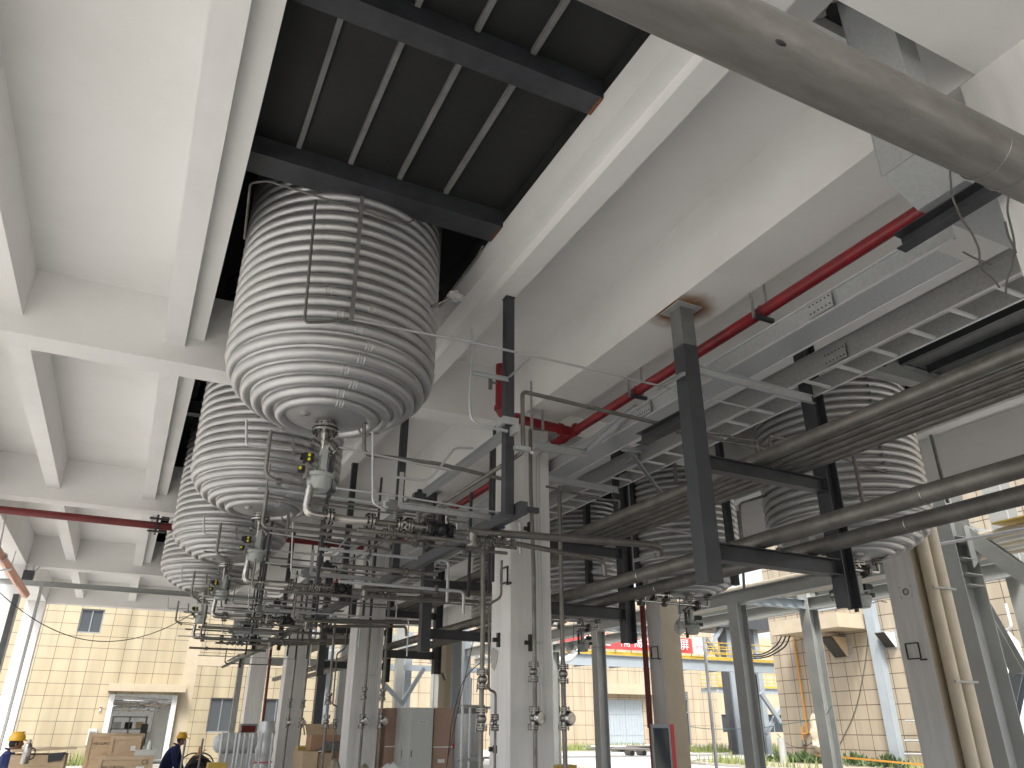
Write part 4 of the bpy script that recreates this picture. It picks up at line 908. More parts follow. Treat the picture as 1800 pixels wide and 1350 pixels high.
for k in range(9):
    x = .1+(k % 3)*.6; z = .35+(k//3)*.7; new('stored_box', MB().box(x, x+.4, YW+5.1, YW+5.6, z, z+.35), ['cladding', 'black_iron', 'wood_ply'][k % 3], t, 0)
t = thing('workshop_machine', 'tall pale machine with dark panel at the right inside the workshop gateway', 'machine', (2.2, YW+3, 0))
new('body', MB().box(2.1, 2.8, YW+2.5, YW+4, .2, 2.9).box(1.9, 2.1, YW+2.6, YW+3, .6, 1.6), 'cladding', t, 0)
new('dark_panel', MB().box(1.5, 1.85, YW+1.8, YW+2.0, .9, 2.0), 'black_iron', t, 0)
t = thing('wall_unit', 'white louvred air conditioner unit beside the workshop gateway', 'air conditioner', (-.75, YW-.2, 1.3))
new('housing', MB().box(-1.0, -.62, YW-.3, YW-.02, 1.0, 1.75), 'white_enamel', t, 0)
g = MB()
for k in range(6): g.box(-.96, -.66, YW-.312, YW-.301, 1.08+k*.1, 1.13+k*.1)
new('louvre', g, 'valve_body', t, 0)
t = thing('alarm_light', 'small red and white alarm box left of the workshop gateway', 'alarm', (-.85, YW-.05, 2.75))
new('box', MB().box(-.72, -.64, YW-.08, YW-.02, 2.6, 2.85), 'label_white', t, 0); new('lens', MB().ball((-.68, YW-.09, 2.78), .05), 'banner_red', t)

# ================================================================== CRATES, WORKERS, GEAR AT THE LEFT
def crate(x0, x1, y0, y1, z0, z1, label, m='wood_ply', txt=None, batten=True, ts=.1):
    t = thing('crate', label, 'crate', ((x0+x1)/2, (y0+y1)/2, z0), 'wooden crates in the yard')
    b = new('board', MB().box(x0, x1, y0, y1, z0, z1), m, t, 0)
    if batten:
        g = MB()
        for x in (x0-.012, x1-.07): g.box(x, x+.082, y0-.022, y0-.002, z0, z1)
        g.box(x0+.071, x1-.071, y0-.02, y0-.002, z1-.07, z1-.001).box(x0+.071, x1-.071, y0-.02, y0-.002, z0+.001, z0+.07)
        new('batten', g, 'carton_light', t, 0)
    new('paper_label', MB().box(x1-(x1-x0)*.3, x1-(x1-x0)*.14, y0-.026, y0-.0225, z1-.3, z1-.2), 'label_white', t, 0)
    if txt: text_mesh('lettering', txt, ts, 'ink', face_my(x0+(x1-x0)*(.28 if txt != 'CE' else .78), y0-.004, z1-.22), t)
    return t
yc = 20.0
def bx(u0, v0, u1, v1, Y):
    a = at(u0, v0, Y=Y); b = at(u1, v1, Y=Y); return a.x, b.x, b.z, a.z
x0, x1, zb, zt = bx(158, 1289, 245, 1340, 21.5)
crate(x0, x1, 21.5, 22.4, 0, zt, 'tall plywood crate with a dark lid, behind the other crates', txt='WEI SUPCON', ts=.075)
x0, x1, zb, zt = bx(196, 1294, 243, 1328, 20.8)
crate(x0, x1, 20.8, 21.4, at(196, 1329, Y=20.8).z, zt, 'small pale plywood crate standing upright on the long crate', 'carton_light')
x0, x1, zb, zt = bx(175, 1330, 266, 1352, 20.2)
t = crate(x0, x1, 20.2, 21.45, 0, zt, 'long low plywood crate with CE mark in front of the others', txt='WEI SUPCON', ts=.075)
text_mesh('lettering', 'CE', .13, 'ink', face_my(x0+(x1-x0)*.86, 20.196, zt-.12), t)
t = thing('parts_bundle', 'small beige parts bundle lying on the long plywood crate', 'parts', at(257, 1325, Y=20.5))
c = at(257, 1330, Y=20.6); new('bundle', MB().box(c.x-.25, c.x+.2, 20.5, 20.8, c.z+.005, c.z+.14).cyl(c+Vector((.03, 0, .14)), c+Vector((.03, 0, .32)), .06, .04), 'cladding', t)
x0, x1, zb, zt = bx(20, 1325, 118, 1345, 15)
t = thing('crate', 'broad low wooden crate with a splintered open lid at the left edge', 'crate', (x0, 15, 0), 'wooden crates in the yard')
new('board', MB().box(x0, x1-.05, 15, 16, 0, zt-.02), 'wood_ply', t, 0)
new('lid', MB().bar((x0-.05, 15.4, zt+.03), (x1+.03, 15.5, zt+.07), .9, .02), 'carton_light', t, 0)
new('torn_edge', MB().add([(x1-.3, 14.99, zt), (x1-.05, 14.98, zt+.02), (x1-.1, 14.97, zt-.1), (x1-.28, 14.99, zt-.13)], [(0, 1, 2, 3)]), 'ink', t, 0)
t = thing('thermos_flask', 'steel thermos flask with handle standing on the broad low crate at the left', 'flask', at(42, 1340, Y=14.4))
c = at(42, 1343, Y=14.8); z = c.z
new('body', MB().lathe([(.055, 0), (.06, .01), (.06, .24), (.045, .28), (.03, .29), (.03, .33), (.02, .34), (.001, .34)], c, n=20), 'bright_steel', t)
new('handle', MB().tube([c+Vector((.06, 0, .22)), c+Vector((.11, 0, .2)), c+Vector((.11, 0, .08)), c+Vector((.06, 0, .06))], .01, .03), 'black_plastic', t)

def person(loc, rz, pose, label):
    t = thing('person', label, 'person', loc); t.rotation_euler.z = rz
    J = pose
    def build(nm, js, es, m):
        me = bpy.data.meshes.new(nm); me.from_pydata([j[:3] for j in js], es, []); me.update()
        o = bpy.data.objects.new(nm, me); C.objects.link(o)
        sk = o.modifiers.new('skin', 'SKIN'); sk.use_smooth_shade = True
        sv = me.skin_vertices[0].data if me.skin_vertices else None
        if sv is None: return None
        for i, j in enumerate(js): sv[i].radius = (j[3], j[4] if len(j) > 4 else j[3])
        sv[0].use_root = True
        s = o.modifiers.new('sub', 'SUBSURF'); s.levels = s.render_levels = 2
        dg = bpy.context.evaluated_depsgraph_get(); m2 = bpy.data.meshes.new_from_object(o.evaluated_get(dg))
        bpy.data.objects.remove(o); m2.name = nm; m2.materials.clear(); m2.materials.append(M[m])
        for p in m2.polygons: p.use_smooth = True
        o = bpy.data.objects.new(nm, m2); C.objects.link(o); o.parent = t; return o
    L = J['lean']     # forward lean; person faces +X locally
    hip = Vector((0, 0, .92)); sh = hip+Vector((math.sin(L)*.52, 0, math.cos(L)*.52)); nk = sh+Vector((math.sin(L)*.06+.01, 0, .05)); hd = nk+Vector((.03+math.sin(J['nod'])*.05, 0, .13))
    la, ra = J['larm'], J['rarm']
    js = [(*hip, .17, .20), (*(hip+(sh-hip)*.5), .17, .20), (*sh, .15, .19), (*(sh+Vector((0, .20, -.03))), .095), (*(sh+Vector((0, -.20, -.03))), .095), (*la[0], .075), (*la[1], .055), (*ra[0], .075), (*ra[1], .055),
          (0.0, .10, .82, .13), (0, -.10, .82, .13), (.05, .11, .48, .10), (.02, -.12, .48, .10), (0, .12, .10, .065), (-.06, -.13, .10, .065), (*(sh+Vector((.01, 0, .07))), .085)]
    es = [(0, 1), (1, 2), (2, 3), (2, 4), (3, 5), (5, 6), (4, 7), (7, 8), (0, 9), (0, 10), (9, 11), (10, 12), (11, 13), (12, 14), (2, 15)]
    body = build('overalls', js, es, 'overall_blue')
    # head with face
    g = MB(); g.cyl(sh+Vector((0, 0, .04)), hd-Vector((0, 0, .06)), .055, .05)
    g.ball(hd, .1, (1.0, .78, 1.18), 18, 12); g.ball(hd+Vector((.095, 0, -.01)), .02, (1, .7, 1.4), 8, 6); g.ball(hd+Vector((.07, 0, -.085)), .035, (1, 1, .7), 8, 6)
    for s in (-1, 1): g.ball(hd+Vector((-.005, s*.08, -.01)), .024, (.7, .5, 1.2), 8, 6)
    new2 = lambda nm, gg, m: new_local(nm, gg, m, t)
    new2('head', g, 'skin')
    e = MB()
    for s in (-1, 1): e.ball(hd+Vector((.088, s*.033, .02)), .011, (1, 1, .8), 8, 6)
    e.bar(hd+Vector((.092, -.025, -.055)), hd+Vector((.092, .025, -.055)), .006, .006)
    new2('eyes_and_mouth', e, 'hair')
    h = MB(); h.ball(hd+Vector((-.012, 0, .012)), .104, (1, .82, 1.12), 16, 10)
    for v in h.v:
        if v.x > hd.x+.05 and v.z < hd.z+.05: v.x = hd.x+.03
        if v.z < hd.z-.05: v.z = hd.z-.05
    new2('hair', h, 'hair')
    c = hd+Vector((-.005, 0, .045)); hat = MB(); hat.lathe([(.165, 0), (.165, .01), (.128, .015), (.125, .06), (.1, .105), (.055, .128), (.001, .135)], c, n=24); hat.add([c+Vector((x, y, z)) for x, y, z in ((.12, -.09, .008), (.22, -.05, -.01), (.22, .05, -.01), (.12, .09, .008), (.12, -.09, 0), (.22, -.05, -.02), (.22, .05, -.02), (.12, .09, 0))], [(0, 1, 2, 3), (7, 6, 5, 4), (0, 4, 5, 1), (1, 5, 6, 2), (2, 6, 7, 3)])
    hat.box(c.x-.1, c.x+.1, -.012, .012, c.z+.12, c.z+.142)
    new2('hard_hat', hat, 'hat_yellow')
    for nm, (el, wr) in (('hand', la), ('hand', ra)):
        wr = Vector(wr); d = (wr-Vector(el)).normalized(); _, a, u = basis(d, (0, 1, 0.2)); g = MB()
        g.bar(wr-d*.02, wr+d*.085, .075, .035, u)
        for k, (o_, l) in enumerate(((-.028, .07), (-.01, .08), (.009, .075), (.027, .06))):
            k0 = wr+d*.08+a*o_; k1 = k0+d*l*.55-u*.01; k2 = k1+d*l*.3-u*.03
            g.tube([k0, k1, k2], .009, .01, 7, 3)
        g.tube([wr+d*.02+a*.035, wr+d*.06+a*.06-u*.01, wr+d*.09+a*.055-u*.03], .011, .01, 7, 3)
        new2(nm, g, 'glove' if J.get('glove') else 'skin')
    b = MB()
    for (x, y) in ((.0, .12), (-.06, -.13)): b.ball((x+.07, y, .05), .07, (2.0, .75, .75)); b.cyl((x, y, .05), (x, y, .16), .06)
    new2('boots', b, 'black_iron')
    new2('collar', MB().torus(sh+Vector((0, 0, .085)), .07, .018, 16, 6, axis=(.3, 0, 1)), 'overall_blue')
    return t
def new_local(nm, g, m, t):
    me = bpy.data.meshes.new(nm); me.from_pydata([tuple(v) for v in g.v], [], g.f); me.materials.append(M[m]); me.update(); me.shade_smooth()
    o = bpy.data.objects.new(nm, me); C.objects.link(o); o.parent = t; return o
c = at(318, 1282, Y=22.5)
person((c.x-.25, 22.5, 0), R_(-12), dict(lean=.42, nod=.9, larm=((.30, .25, 1.12), (.42, .2, .88)), rarm=((.28, -.27, 1.10), (.38, -.18, .86)), glove=True), 'bending worker in dark blue overalls and yellow hard hat in front of the yellow facade')
c = at(8, 1270, Y=16.5)
person((c.x+.12, 16.5, 0), R_(8), dict(lean=.12, nod=.5, larm=((.10, .28, 1.16), (.28, .12, 1.30)), rarm=((.06, -.27, 1.12), (.20, -.22, .93))), 'worker in dark blue overalls and yellow hard hat at the left edge of the picture')
t = thing('cable_coil', 'messy heap of black hoses and cables hung over a stand beside the bending worker', 'cable', at(350, 1335, Y=20))
g = MB(); rnd = random.Random(12); c = at(350, 1345, Y=20.5)
for k in range(46): g.torus(c+Vector((rnd.uniform(-.13, .16), rnd.uniform(-.15, .15), rnd.uniform(-.3, -.02))), rnd.uniform(.12, .30), .015, 26, 6, axis=(rnd.uniform(-.6, .6), 1, rnd.uniform(-.5, .7)))
new('hose_coil', g, 'cable_black', t)
new('stand', MB().cyl((c.x-.05, 20.5, 0), (c.x-.05, 20.5, c.z+.4), .02).cyl((c.x-.15, 20.5, c.z+.2), (c.x+.1, 20.5, c.z+.32), .012), 'orange_paint', t)
t = thing('work_bench', 'small grey work stand under the hands of the bending worker', 'stand', (c.x-.6, 21, 0))
new('top', MB().box(c.x-.62, c.x-.35, 21.4, 21.8, .6, .82).cyl((c.x-.5, 21.39, .68), (c.x-.5, 21.36, .68), .05), 'cladding', t)
new('leg', MB().box(c.x-.6, c.x-.56, 21.45, 21.5, 0, .6).box(c.x-.42, c.x-.38, 21.45, 21.5, 0, .6), 'dark_bar', t, 0)
# rods and frames
rods = [(326, 1302, 'dark'), (357, 1298, 'dark')]
for i, (u, v, k) in enumerate(rods):
    a = at(u, v, Y=19.5); t = thing('steel_rod', ['dark steel rod standing upright between the worker and the cable heap', 'dark steel rod standing upright behind the cable heap'][i], 'rod', (a.x, 19.5, 0))
    new('rod', MB().cyl((a.x, 19.5, 0), (a.x, 19.5, a.z), .022, n=10).cyl((a.x, 19.5, 0), (a.x, 19.5, .03), .1, n=12), 'dark_bar', t)
rod = None
for i, (u, v) in enumerate(((392, 1289), (404, 1288), (417, 1287), (423, 1288), (432, 1288), (441, 1289), (446, 1288), (461, 1289), (480, 1291))):
    a = at(u, v, Y=18.5+.12*(i % 3)); y = 18.5+.12*(i % 3)
    lab = 'bare galvanised tube in the upright bundle at the left, %s' % ['leftmost', 'second from its left end', 'third from its left end', 'fourth from its left end', 'the middle one', 'fourth from its right end', 'third from its right end', 'second from its right end', 'rightmost beside the wrapped roll'][i]
    if rod is None:
        rod = thing('steel_tube', lab, 'tube', (a.x, y, 0), 'galvanised tubes standing upright'); rod_h = a.z
        new('tube', MB().cyl((a.x, y, 0), (a.x, y, a.z), .03, n=12), 'galvanised', rod)
    else:
        o = copy_tree(rod, (0, 0, 0), lab); o.location = (a.x, y, 0)
t = thing('wrapped_roll', 'tall foil-wrapped insulation roll standing between the far left columns', 'roll', at(471, 1300, Y=21))
c = at(471, 1268, Y=21); g = MB(); prof = [(.2, 0)]+[(.2+.02*math.sin(k*1.9), k*c.z/16) for k in range(1, 16)]+[(.17, c.z), (.001, c.z)]
g.lathe(prof, (c.x, 21, 0), n=18); new('roll', g, 'galvanised', t)
new('strap', MB().torus((c.x, 21, c.z*.55), .215, .015, 20, 6).torus((c.x, 21, c.z*.2), .215, .015, 20, 6), 'banner_red', t)
t = thing('gas_cylinder', 'pale white cylinder lying behind the upright tubes at the left', 'cylinder', at(395, 1305, Y=24))
c = at(395, 1306, Y=24); new('body', MB().lathe([(.001, 0), (.15, .03), (.24, .12), (.26, .25), (.26, 1.2), (.2, 1.35), (.001, 1.4)], (c.x-.3, 24, c.z), n=20, axis=(1, .2, 0)), 'white_enamel', t)
new('cradle', MB().box(c.x-.1, c.x+.9, 23.8, 24.2, 0, c.z-.26), 'cladding', t, 0)
for i, (u, v, Y, w_, lb) in enumerate(((383, 1341, 18, .35, 'yellow plinth box behind the tube bundle at the left'), (540, 1312, 24, .5, 'orange-yellow box standing right of the second white column'), (812, 1331, 24, .4, 'small yellow block at the foot of the slim scaffold pipe'), (998, 1345, 14, .4, 'yellow block right of the big central column base'))):
    a = at(u, v, Y=Y); t = thing('yellow_block', lb, 'box', (a.x, Y, 0), 'yellow blocks in the yard')
    new('block', MB().box(a.x-w_/2, a.x+w_/2, Y, Y+.35, 0, max(a.z, .12)), 'yellow_paint', t, 0)
    new('stripe', MB().box(a.x-w_/2+.02, a.x+w_/2-.02, Y-.006, Y-.001, max(a.z, .3)*.45, max(a.z, .3)*.55), 'ink', t, 0)
# cartons & cabinets in the middle
t = thing('carton', 'open cardboard carton with raised flap on top of the pale panel cartons', 'carton', at(575, 1290, Y=21))
x0, x1, zb, zt = bx(548, 1292, 600, 1318, 21)
new('box', MB().box(x0, x1, 21, 21.6, zb, zt), 'carton', t, 0)
new('flap', MB().bar((x0-.05, 21.62, zt), (x0-.08, 21.9, zt+.35), .04, .01).add([(x0, 21.605, zt), (x1, 21.605, zt), (x1, 21.75, zt+.26), (x0-.05, 21.75, zt+.26), (x0, 21.615, zt), (x1, 21.615, zt), (x1, 21.76, zt+.26), (x0-.05, 21.76, zt+.26)], [(0, 1, 2, 3), (7, 6, 5, 4), (0, 3, 7, 4), (3, 2, 6, 7), (1, 5, 6, 2)]), 'carton_light', t, 0)
t = thing('carton', 'tall pale panel cartons under the open carton left of the second column', 'carton', (x0, 21, 0))
new('box', MB().box(x0-.25, x0+.12, 20.6, 21.8, 0, zb-.02).box(x0+.16, x0+.5, 20.7, 21.8, 0, zb-.06).box(x0+.54, x1+.1, 20.9, 21.8, 0, zb-.004), 'carton_light', t, 0)
new('dark_flap', MB().add([(x0+.1, 20.6, zb-.01), (x1, 20.6, zb+.0), (x1+.1, 20.9, zb+.2), (x0+.35, 20.9, zb+.2)], [(0, 1, 2, 3)]), 'dark_bar', t, 0)
cab = [(680, 706, 19.6, .9, 'wrapped brown carton cabinet at the left end of the cabinet row', 'carton', True),
       (706, 722, 19.2, .9, 'narrow pale grey control cabinet between carton and wide cabinet', 'cabinet_grey', False),
       (722, 763, 18.7, .8, 'wide pale grey control cabinet with a white name label', 'cabinet_grey', False),
       (764, 797, 18.8, .8, 'film-wrapped brown carton cabinet at the right end of the cabinet row', 'carton', True)]
for (u0, u1, Y, dp, lb, m, film) in cab:
    a = at(u0, 1243, Y=Y); b = at(u1, 1243, Y=Y); z1 = 2.33
    t = thing('control_cabinet' if not film else 'wrapped_cabinet', lb, 'cabinet', ((a.x+b.x)/2, Y, 0))
    x0, x1 = a.x+.005, b.x-.005
    new('housing', MB().box(x0, x1, Y, Y+dp, 0.02, z1), m, t, 0)
    if film:
        g = MB(); rnd = random.Random(int(u0)); nx, nz = 10, 26; vs = []
        for j in range(nz+1):
            for i in range(nx+1): vs.append((x0-.01+(x1-x0+.02)*i/nx, Y-.012-rnd.random()*.012, .03+(z1+.01-.03)*j/nz))
        g.add(vs, [(j*(nx+1)+i, j*(nx+1)+i+1, (j+1)*(nx+1)+i+1, (j+1)*(nx+1)+i) for j in range(nz) for i in range(nx)])
        new('plastic_film', g, 'film', t, 50)
        for z in (1.45, .85): new('strap', MB().box(x0-.004, x1+.004, Y-.03, Y-.026, z, z+.025), 'label_white', t, 0)
        if u0 > 700: new('label', MB().box(x0+.12, x0+.3, Y-.03, Y-.026, 1.12, 1.2), 'label_white', t, 0)
    else:
        d = new('door', MB().box(x0+.02, x1-.02, Y-.02, Y-.001, .1, z1-.04), m, t, 0)
        new('handle', MB().box(x0+.05, x0+.075, Y-.035, Y-.021, 1.25, 1.4), 'dark_bar', d, 0)
        if u1 == 763:
            l = new('name_label', MB().box(x0+.2, x0+.45, Y-.024, Y-.0205, 1.98, 2.04), 'label_white', t, 0)
            text_mesh('lettering', 'PMHJ-01-2', .045, 'ink', face_my(x0+.325, Y-.026, 2.01), l)
            g = MB()
            for k in range(5): g.box(x0+.12, x0+.36, Y-.025, Y-.0205, .5+k*.03, .515+k*.03)
            new('vent', g, 'galvanised_dull', t, 0)
for i, (u, v, Y, r) in enumerate(((588, 1338, 16, .14), (690, 1345, 14.5, .3), (640, 1348, 15, .16))):
    c = at(u, v+8, Y=Y); t = thing('covered_bundle', ['olive wrapped bundle at the foot of the second column', 'long pale wrapped bundle at the foot of the cabinets', 'round dull bundle below the valved drops of the second column'][i], 'bundle', (c.x, Y, 0))
    g = MB().ball((c.x, Y, c.z*.5), 1, (r*1.3, r, c.z*.5+.12), 16, 10); rnd = random.Random(i)
    for vv in g.v: vv += Vector((rnd.uniform(-1, 1), rnd.uniform(-1, 1), rnd.uniform(-1, 1)))*.02
    new('cover', g, 'soil' if i != 1 else 'cladding', t)
# slim poles & tape in the middle
t = thing('scaffold_pole', 'slim pale blue upright pole with red tape right of the cabinets', 'pole', at(800, 1300, Y=20))
c = at(803, 1150, Y=20); new('pole', MB().box(c.x-.09, c.x+.09, 20, 20.15, 0, 4.2), 'frame_blue', t, 0)
a, b = at(793, 1318, Y=19.95), at(812, 1308, Y=19.95); new('red_tape', MB().add([a, b, b+Vector((0, 0, .12)), a+Vector((0, 0, .12)), a+Vector((0, .01, 0)), b+Vector((0, .01, 0)), b+Vector((0, .01, .12)), a+Vector((0, .01, .12))], [(0, 1, 2, 3), (7, 6, 5, 4)]), 'banner_red', t, 0)
t = thing('beige_column', 'tall beige outer column seen behind the wrapped cabinets', 'column', (14.6, 36, 0))
a, b = at(782, 1200, Y=26), at(797, 1200, Y=26); new('shaft', MB().box(a.x, a.x+.6, 26, 26.6, 0, 5.2), 'beige_paint', t, 0)
t = thing('process_vessel', 'slim grey vessel on legs left of the big central column', 'vessel', at(822, 1280, Y=16))
c = at(824, 1255, Y=17); new('shell', MB().lathe([(.02, .95), (.28, 1.05), (.3, 1.1), (.3, c.z), (.2, c.z+.12), (.001, c.z+.15)], (c.x, 17, 0), n=24), 'galvanised_dull', t)
for dx, dy in ((-.2, -.15), (.2, -.15), (0, .25)): new('leg', MB().cyl((c.x+dx, 17+dy, 0), (c.x+dx, 17+dy, 1.08), .03, n=8), 'galvanised', t)
for i, u in enumerate((815, 828)):
    a = at(u, 1180, Y=15.5+i); t = thing('scaffold_tube', ['slim upright scaffold tube left of the grey vessel', 'slim bright scaffold tube in front of the grey vessel'][i], 'tube', (a.x, 15.5+i, 0))
    new('tube', MB().cyl((a.x, 15.5+i, 0), (a.x, 15.5+i, 2.9), .03, n=10).cyl((a.x-.1, 15.5+i, 1.3), (a.x+.5, 15.5+i, 1.3), .022, n=8).cyl((a.x-.1, 15.5+i, 2.3), (a.x+.5, 15.5+i, 2.3), .022, n=8), 'galvanised', t)
t = thing('drooping_cables', 'two thin black cables drooping from the pipe rack down beside the wrapped cabinet', 'cable', at(800, 1250, Y=14))
new('cable', MB().tube([at(838, 1100, Y=14), at(820, 1180, Y=14), at(800, 1270, Y=14), at(788, 1330, Y=14)], .008, .3, n=6).tube([at(850, 1160, Y=14), at(815, 1190, Y=14), at(795, 1260, Y=14), at(785, 1350, Y=14)], .008, .3, n=6), 'cable_black', t)
# ================================================================== OUTDOOR STEEL AT THE RIGHT
def hcol(x, y, z1, w_, label, m='frame_grey', ax=(1, 0, 0), base=True, h_=None):
    t = thing('steel_column', label, 'column', (x, y, 0), 'outdoor steel columns of the yard pipe bridge')
    new('shaft', MB().hsec((x, y, .02), (x, y, z1+(.485 if z1 == 5.0 else 0)), w_, h_ or w_, .022, .016, ax), m, t, 0)
    if base: new('base_plate', MB().box(x-w_*.7, x+w_*.7, y-w_*.7, y+w_*.7, 0, .03), m, t, 0)
    return t
XA, XB = 17.2, 20.3
hcol(XA, 27.2, 5.0, .42, 'grey steel H column standing left of the beige column, level with the blue gate')
hcol(XA, 18.9, 5.0, .42, 'grey steel H column between the beige column and the vent hoods')
hcol(XB, 18.9, 9, .42, 'grey steel H column standing before the left vent hood')
hcol(XA, 36.5, 5.0, .42, 'grey steel H column seen over the wrapped cabinets, left one of a close pair', 'frame_blue')
hcol(XB, 36.5, 9, .42, 'grey steel H column seen over the wrapped cabinets, right one of a close pair')
hcol(XA, 45.8, 5.0, .42, 'farthest grey steel H column, behind the right edge of the second column')
c3 = hcol(17.25, 11.35, 9.5, .62, 'stout grey steel column right of the downpipes, with gussets and a diagonal brace', h_=.75)
for z in (4.9, 5.15, 5.5, 6.0): new('stiffener', MB().box(16.96, 17.54, 10.99, 11.34, z, z+.02), 'frame_grey', c3, 0)
new('knee_gusset', MB().add([(17.3, 11.0, 6.3), (17.3, 11.0, 5.3), (18.6, 11.0, 6.3), (17.3, 11.03, 6.3), (17.3, 11.03, 5.3), (18.6, 11.03, 6.3)], [(0, 1, 2), (5, 4, 3), (0, 3, 4, 1), (1, 4, 5, 2), (2, 5, 3, 0)]), 'frame_grey', c3, 0)
hcol(XB+.4, 12.0, 9.5, .5, 'grey steel column at the right edge with crossing diagonals')
t = thing('diagonal_brace', 'wide grey diagonal steel brace sloping down to the right edge from the stout column', 'brace', at(1690, 935, X=17.6))
new('brace', MB().hsec(at(1655, 905, X=17.6), at(1850, 1045, X=17.6), .36, .22, .02, .015, (1, 0, 0)), 'frame_grey', t, 0)
t = thing('diagonal_brace', 'lower grey diagonal steel brace between the stout column and the right edge column', 'brace', at(1710, 1040, X=18.6))
new('brace', MB().hsec(at(1705, 1025, X=18.6), at(1795, 1185, X=18.6), .3, .25, .02, .015, (1, 0, 0)), 'frame_grey', t, 0)
t = thing('diagonal_brace', 'short grey diagonal steel brace falling back from the right edge behind the stout column', 'brace', at(1795, 1185, X=18.6))
new('brace', MB().hsec(at(1792, 1180, X=18.7), at(1745, 1400, X=18.7), .3, .25, .02, .015, (1, 0, 0)), 'frame_blue', t, 0)
for i, (x, z, lb) in enumerate(((XA, 5.7, 'long grey steel beam running lengthwise over the nearer yard columns'), (XB, 5.7, 'long grey steel beam running lengthwise over the outer yard columns, below the louvred wall'))):
    t = thing('steel_beam', lb, 'beam', (x, 12, z), 'lengthwise beams of the yard pipe bridge')
    new('beam', MB().hsec((x, 11.8, z), (x, 47, z), .28, .40, .02, .014), 'frame_grey', t, 0)
for i, (y, lb) in enumerate(((18.9, 'cross beam of the yard pipe bridge below the middle right-row tank'), (27.2, 'cross beam of the yard pipe bridge left of the beige column'), (36.5, 'cross beam of the yard pipe bridge above the cabinets'), (13.6, 'cross beam of the yard pipe bridge right of the wide grey column'))):
    t = thing('steel_beam', lb, 'beam', (18, y, 5.25), 'cross beams of the yard pipe bridge')
    new('beam', MB().hsec((XA+.15, y, 5.68), (XB-.15, y, 5.68), .24, .3, .018, .012, (0, 0, 1)), 'frame_blue', t, 0)
t = thing('steel_beam', 'high grey steel beam crossing the tiled wall at the right edge behind the diagonals', 'beam', (20, 14, 6))
new('beam', MB().hsec((20.6, 12.2, 5.9), (20.6, 26, 5.9), .3, .5, .02, .014), 'frame_grey', t, 0)
for i in range(5):
    x = 17.6+i*.5; t = thing('bridge_pipe', 'pale beige pipe lying on the yard pipe bridge, %s from the hall' % ['first', 'second', 'third', 'fourth', 'fifth'][i], 'pipe', (x, 8, 5.6), 'pale pipes on the yard pipe bridge')
    new('pipe', MB().cyl((x, 6, 6.02), (x, 46, 6.02), .11, n=14), 'downpipe_beige' if i % 2 == 0 else 'cladding', t)
t = thing('pipe_bridge_tray', 'yellow-edged plank platform on top of the yard pipe bridge at the right', 'platform', (19, 10, 5.5))
new('deck_board', MB().box(17.4, 20.0, 8.8, 10.4, 6.2, 6.24), 'yellow_paint', t, 0)
t = thing('lightning_strip', 'thin white conduit crossing in front of the stout grey column', 'conduit', at(1640, 960, X=16))
new('tube', MB().tube([at(1632, 960, X=16.0), at(1830, 925, X=16.0)], .035), 'white_enamel', t)
t = thing('white_pole', 'slim white pole standing between the beige column and the yard columns', 'pole', at(1255, 1360, Y=22))
a = at(1237, 1120, Y=22); new('pole', MB().cyl((a.x, 22, 0), (a.x, 22, a.z), .06, n=14), 'white_enamel', t)
# ------------------------------------------------------------------ right building
XW = 38.0
rb = thing('tiled_building', 'beige tiled building wall with vent hoods at the right of the yard', 'building', (XW, 25, 0))
yl = XW/.976
def yr(u, v=1200): d = at(u, v, X=XW); return d.y
new('wall', MB().box(XW, XW+12, -10, yl, 0, 15.5), 'tile_right', rb, 0)
zc0, zc1 = at(1470, 1102, X=35.6).z, at(1470, 1076, X=35.6).z
yc_ = 35.6/1.142; ycb = XW/1.0
new('canopy', MB().box(35.6, XW-.002, yc_, ycb-1.6, zc0, zc1), 'beige_paint', rb, 0)
lv = MB()
y1_, y0_ = yr(1430, 1060), yr(1530, 1050)
for k in range(9): lv.box(XW-.05, XW-.002, y0_, y1_, zc1+.6+k*.16, zc1+.70+k*.16)
new('louvre', lv, 'frame_blue', rb, 0)
def hood(u0, v0, u1, v1, label):
    a = at(u1, v0, X=XW); b = at(u1, v1, X=XW); c = at(u0, v0, X=XW); ya, yb = a.y, c.y; z1, z0 = a.z, b.z; yb = ya+(z1-z0)*.85; dpt = (z1-z0)*1.05
    t = thing('vent_hood', label, 'vent', (XW, ya, z0), 'vent hoods on the tiled building')
    x = XW-.003; pr = [(x, z0), (x, z1), (x-dpt, z1), (x-dpt*.15, z0)]
    g = MB(); vs = [(p[0], ya, p[1]) for p in pr]+[(p[0], yb, p[1]) for p in pr]
    g.add(vs, [(0, 1, 2, 3), (7, 6, 5, 4), (1, 5, 6, 2), (0, 3, 7, 4)]); new('hood', g, 'carton_light' if u0 < 1500 else 'cladding', t, 0)
    g = MB(); 
    n_ = Vector((-.02, 0, -.02))
    q = [Vector((pr[2][0], ya+.03, pr[2][1]-.03)), Vector((pr[2][0], yb-.03, pr[2][1]-.03)), Vector((pr[3][0], yb-.03, pr[3][1]+.03)), Vector((pr[3][0], ya+.03, pr[3][1]+.03))]
    g.add(q+[p+n_ for p in q], [(0, 1, 2, 3), (7, 6, 5, 4), (0, 4, 5, 1), (1, 5, 6, 2), (2, 6, 7, 3), (3, 7, 4, 0)]); new('grille', g, 'black_iron', t, 0)
    new('patch', MB().box(XW-.012, XW-.001, ya-.35, yb+.12, z0-.12, z1+.15), 'concrete_rough', t, 0)
hood(1462, 1120, 1487, 1155, 'large open vent hood with dark grille on the tiled wall beside the canopy')
hood(1553, 1112, 1572, 1138, 'smaller pale vent hood with dark grille next to the pale downpipe')
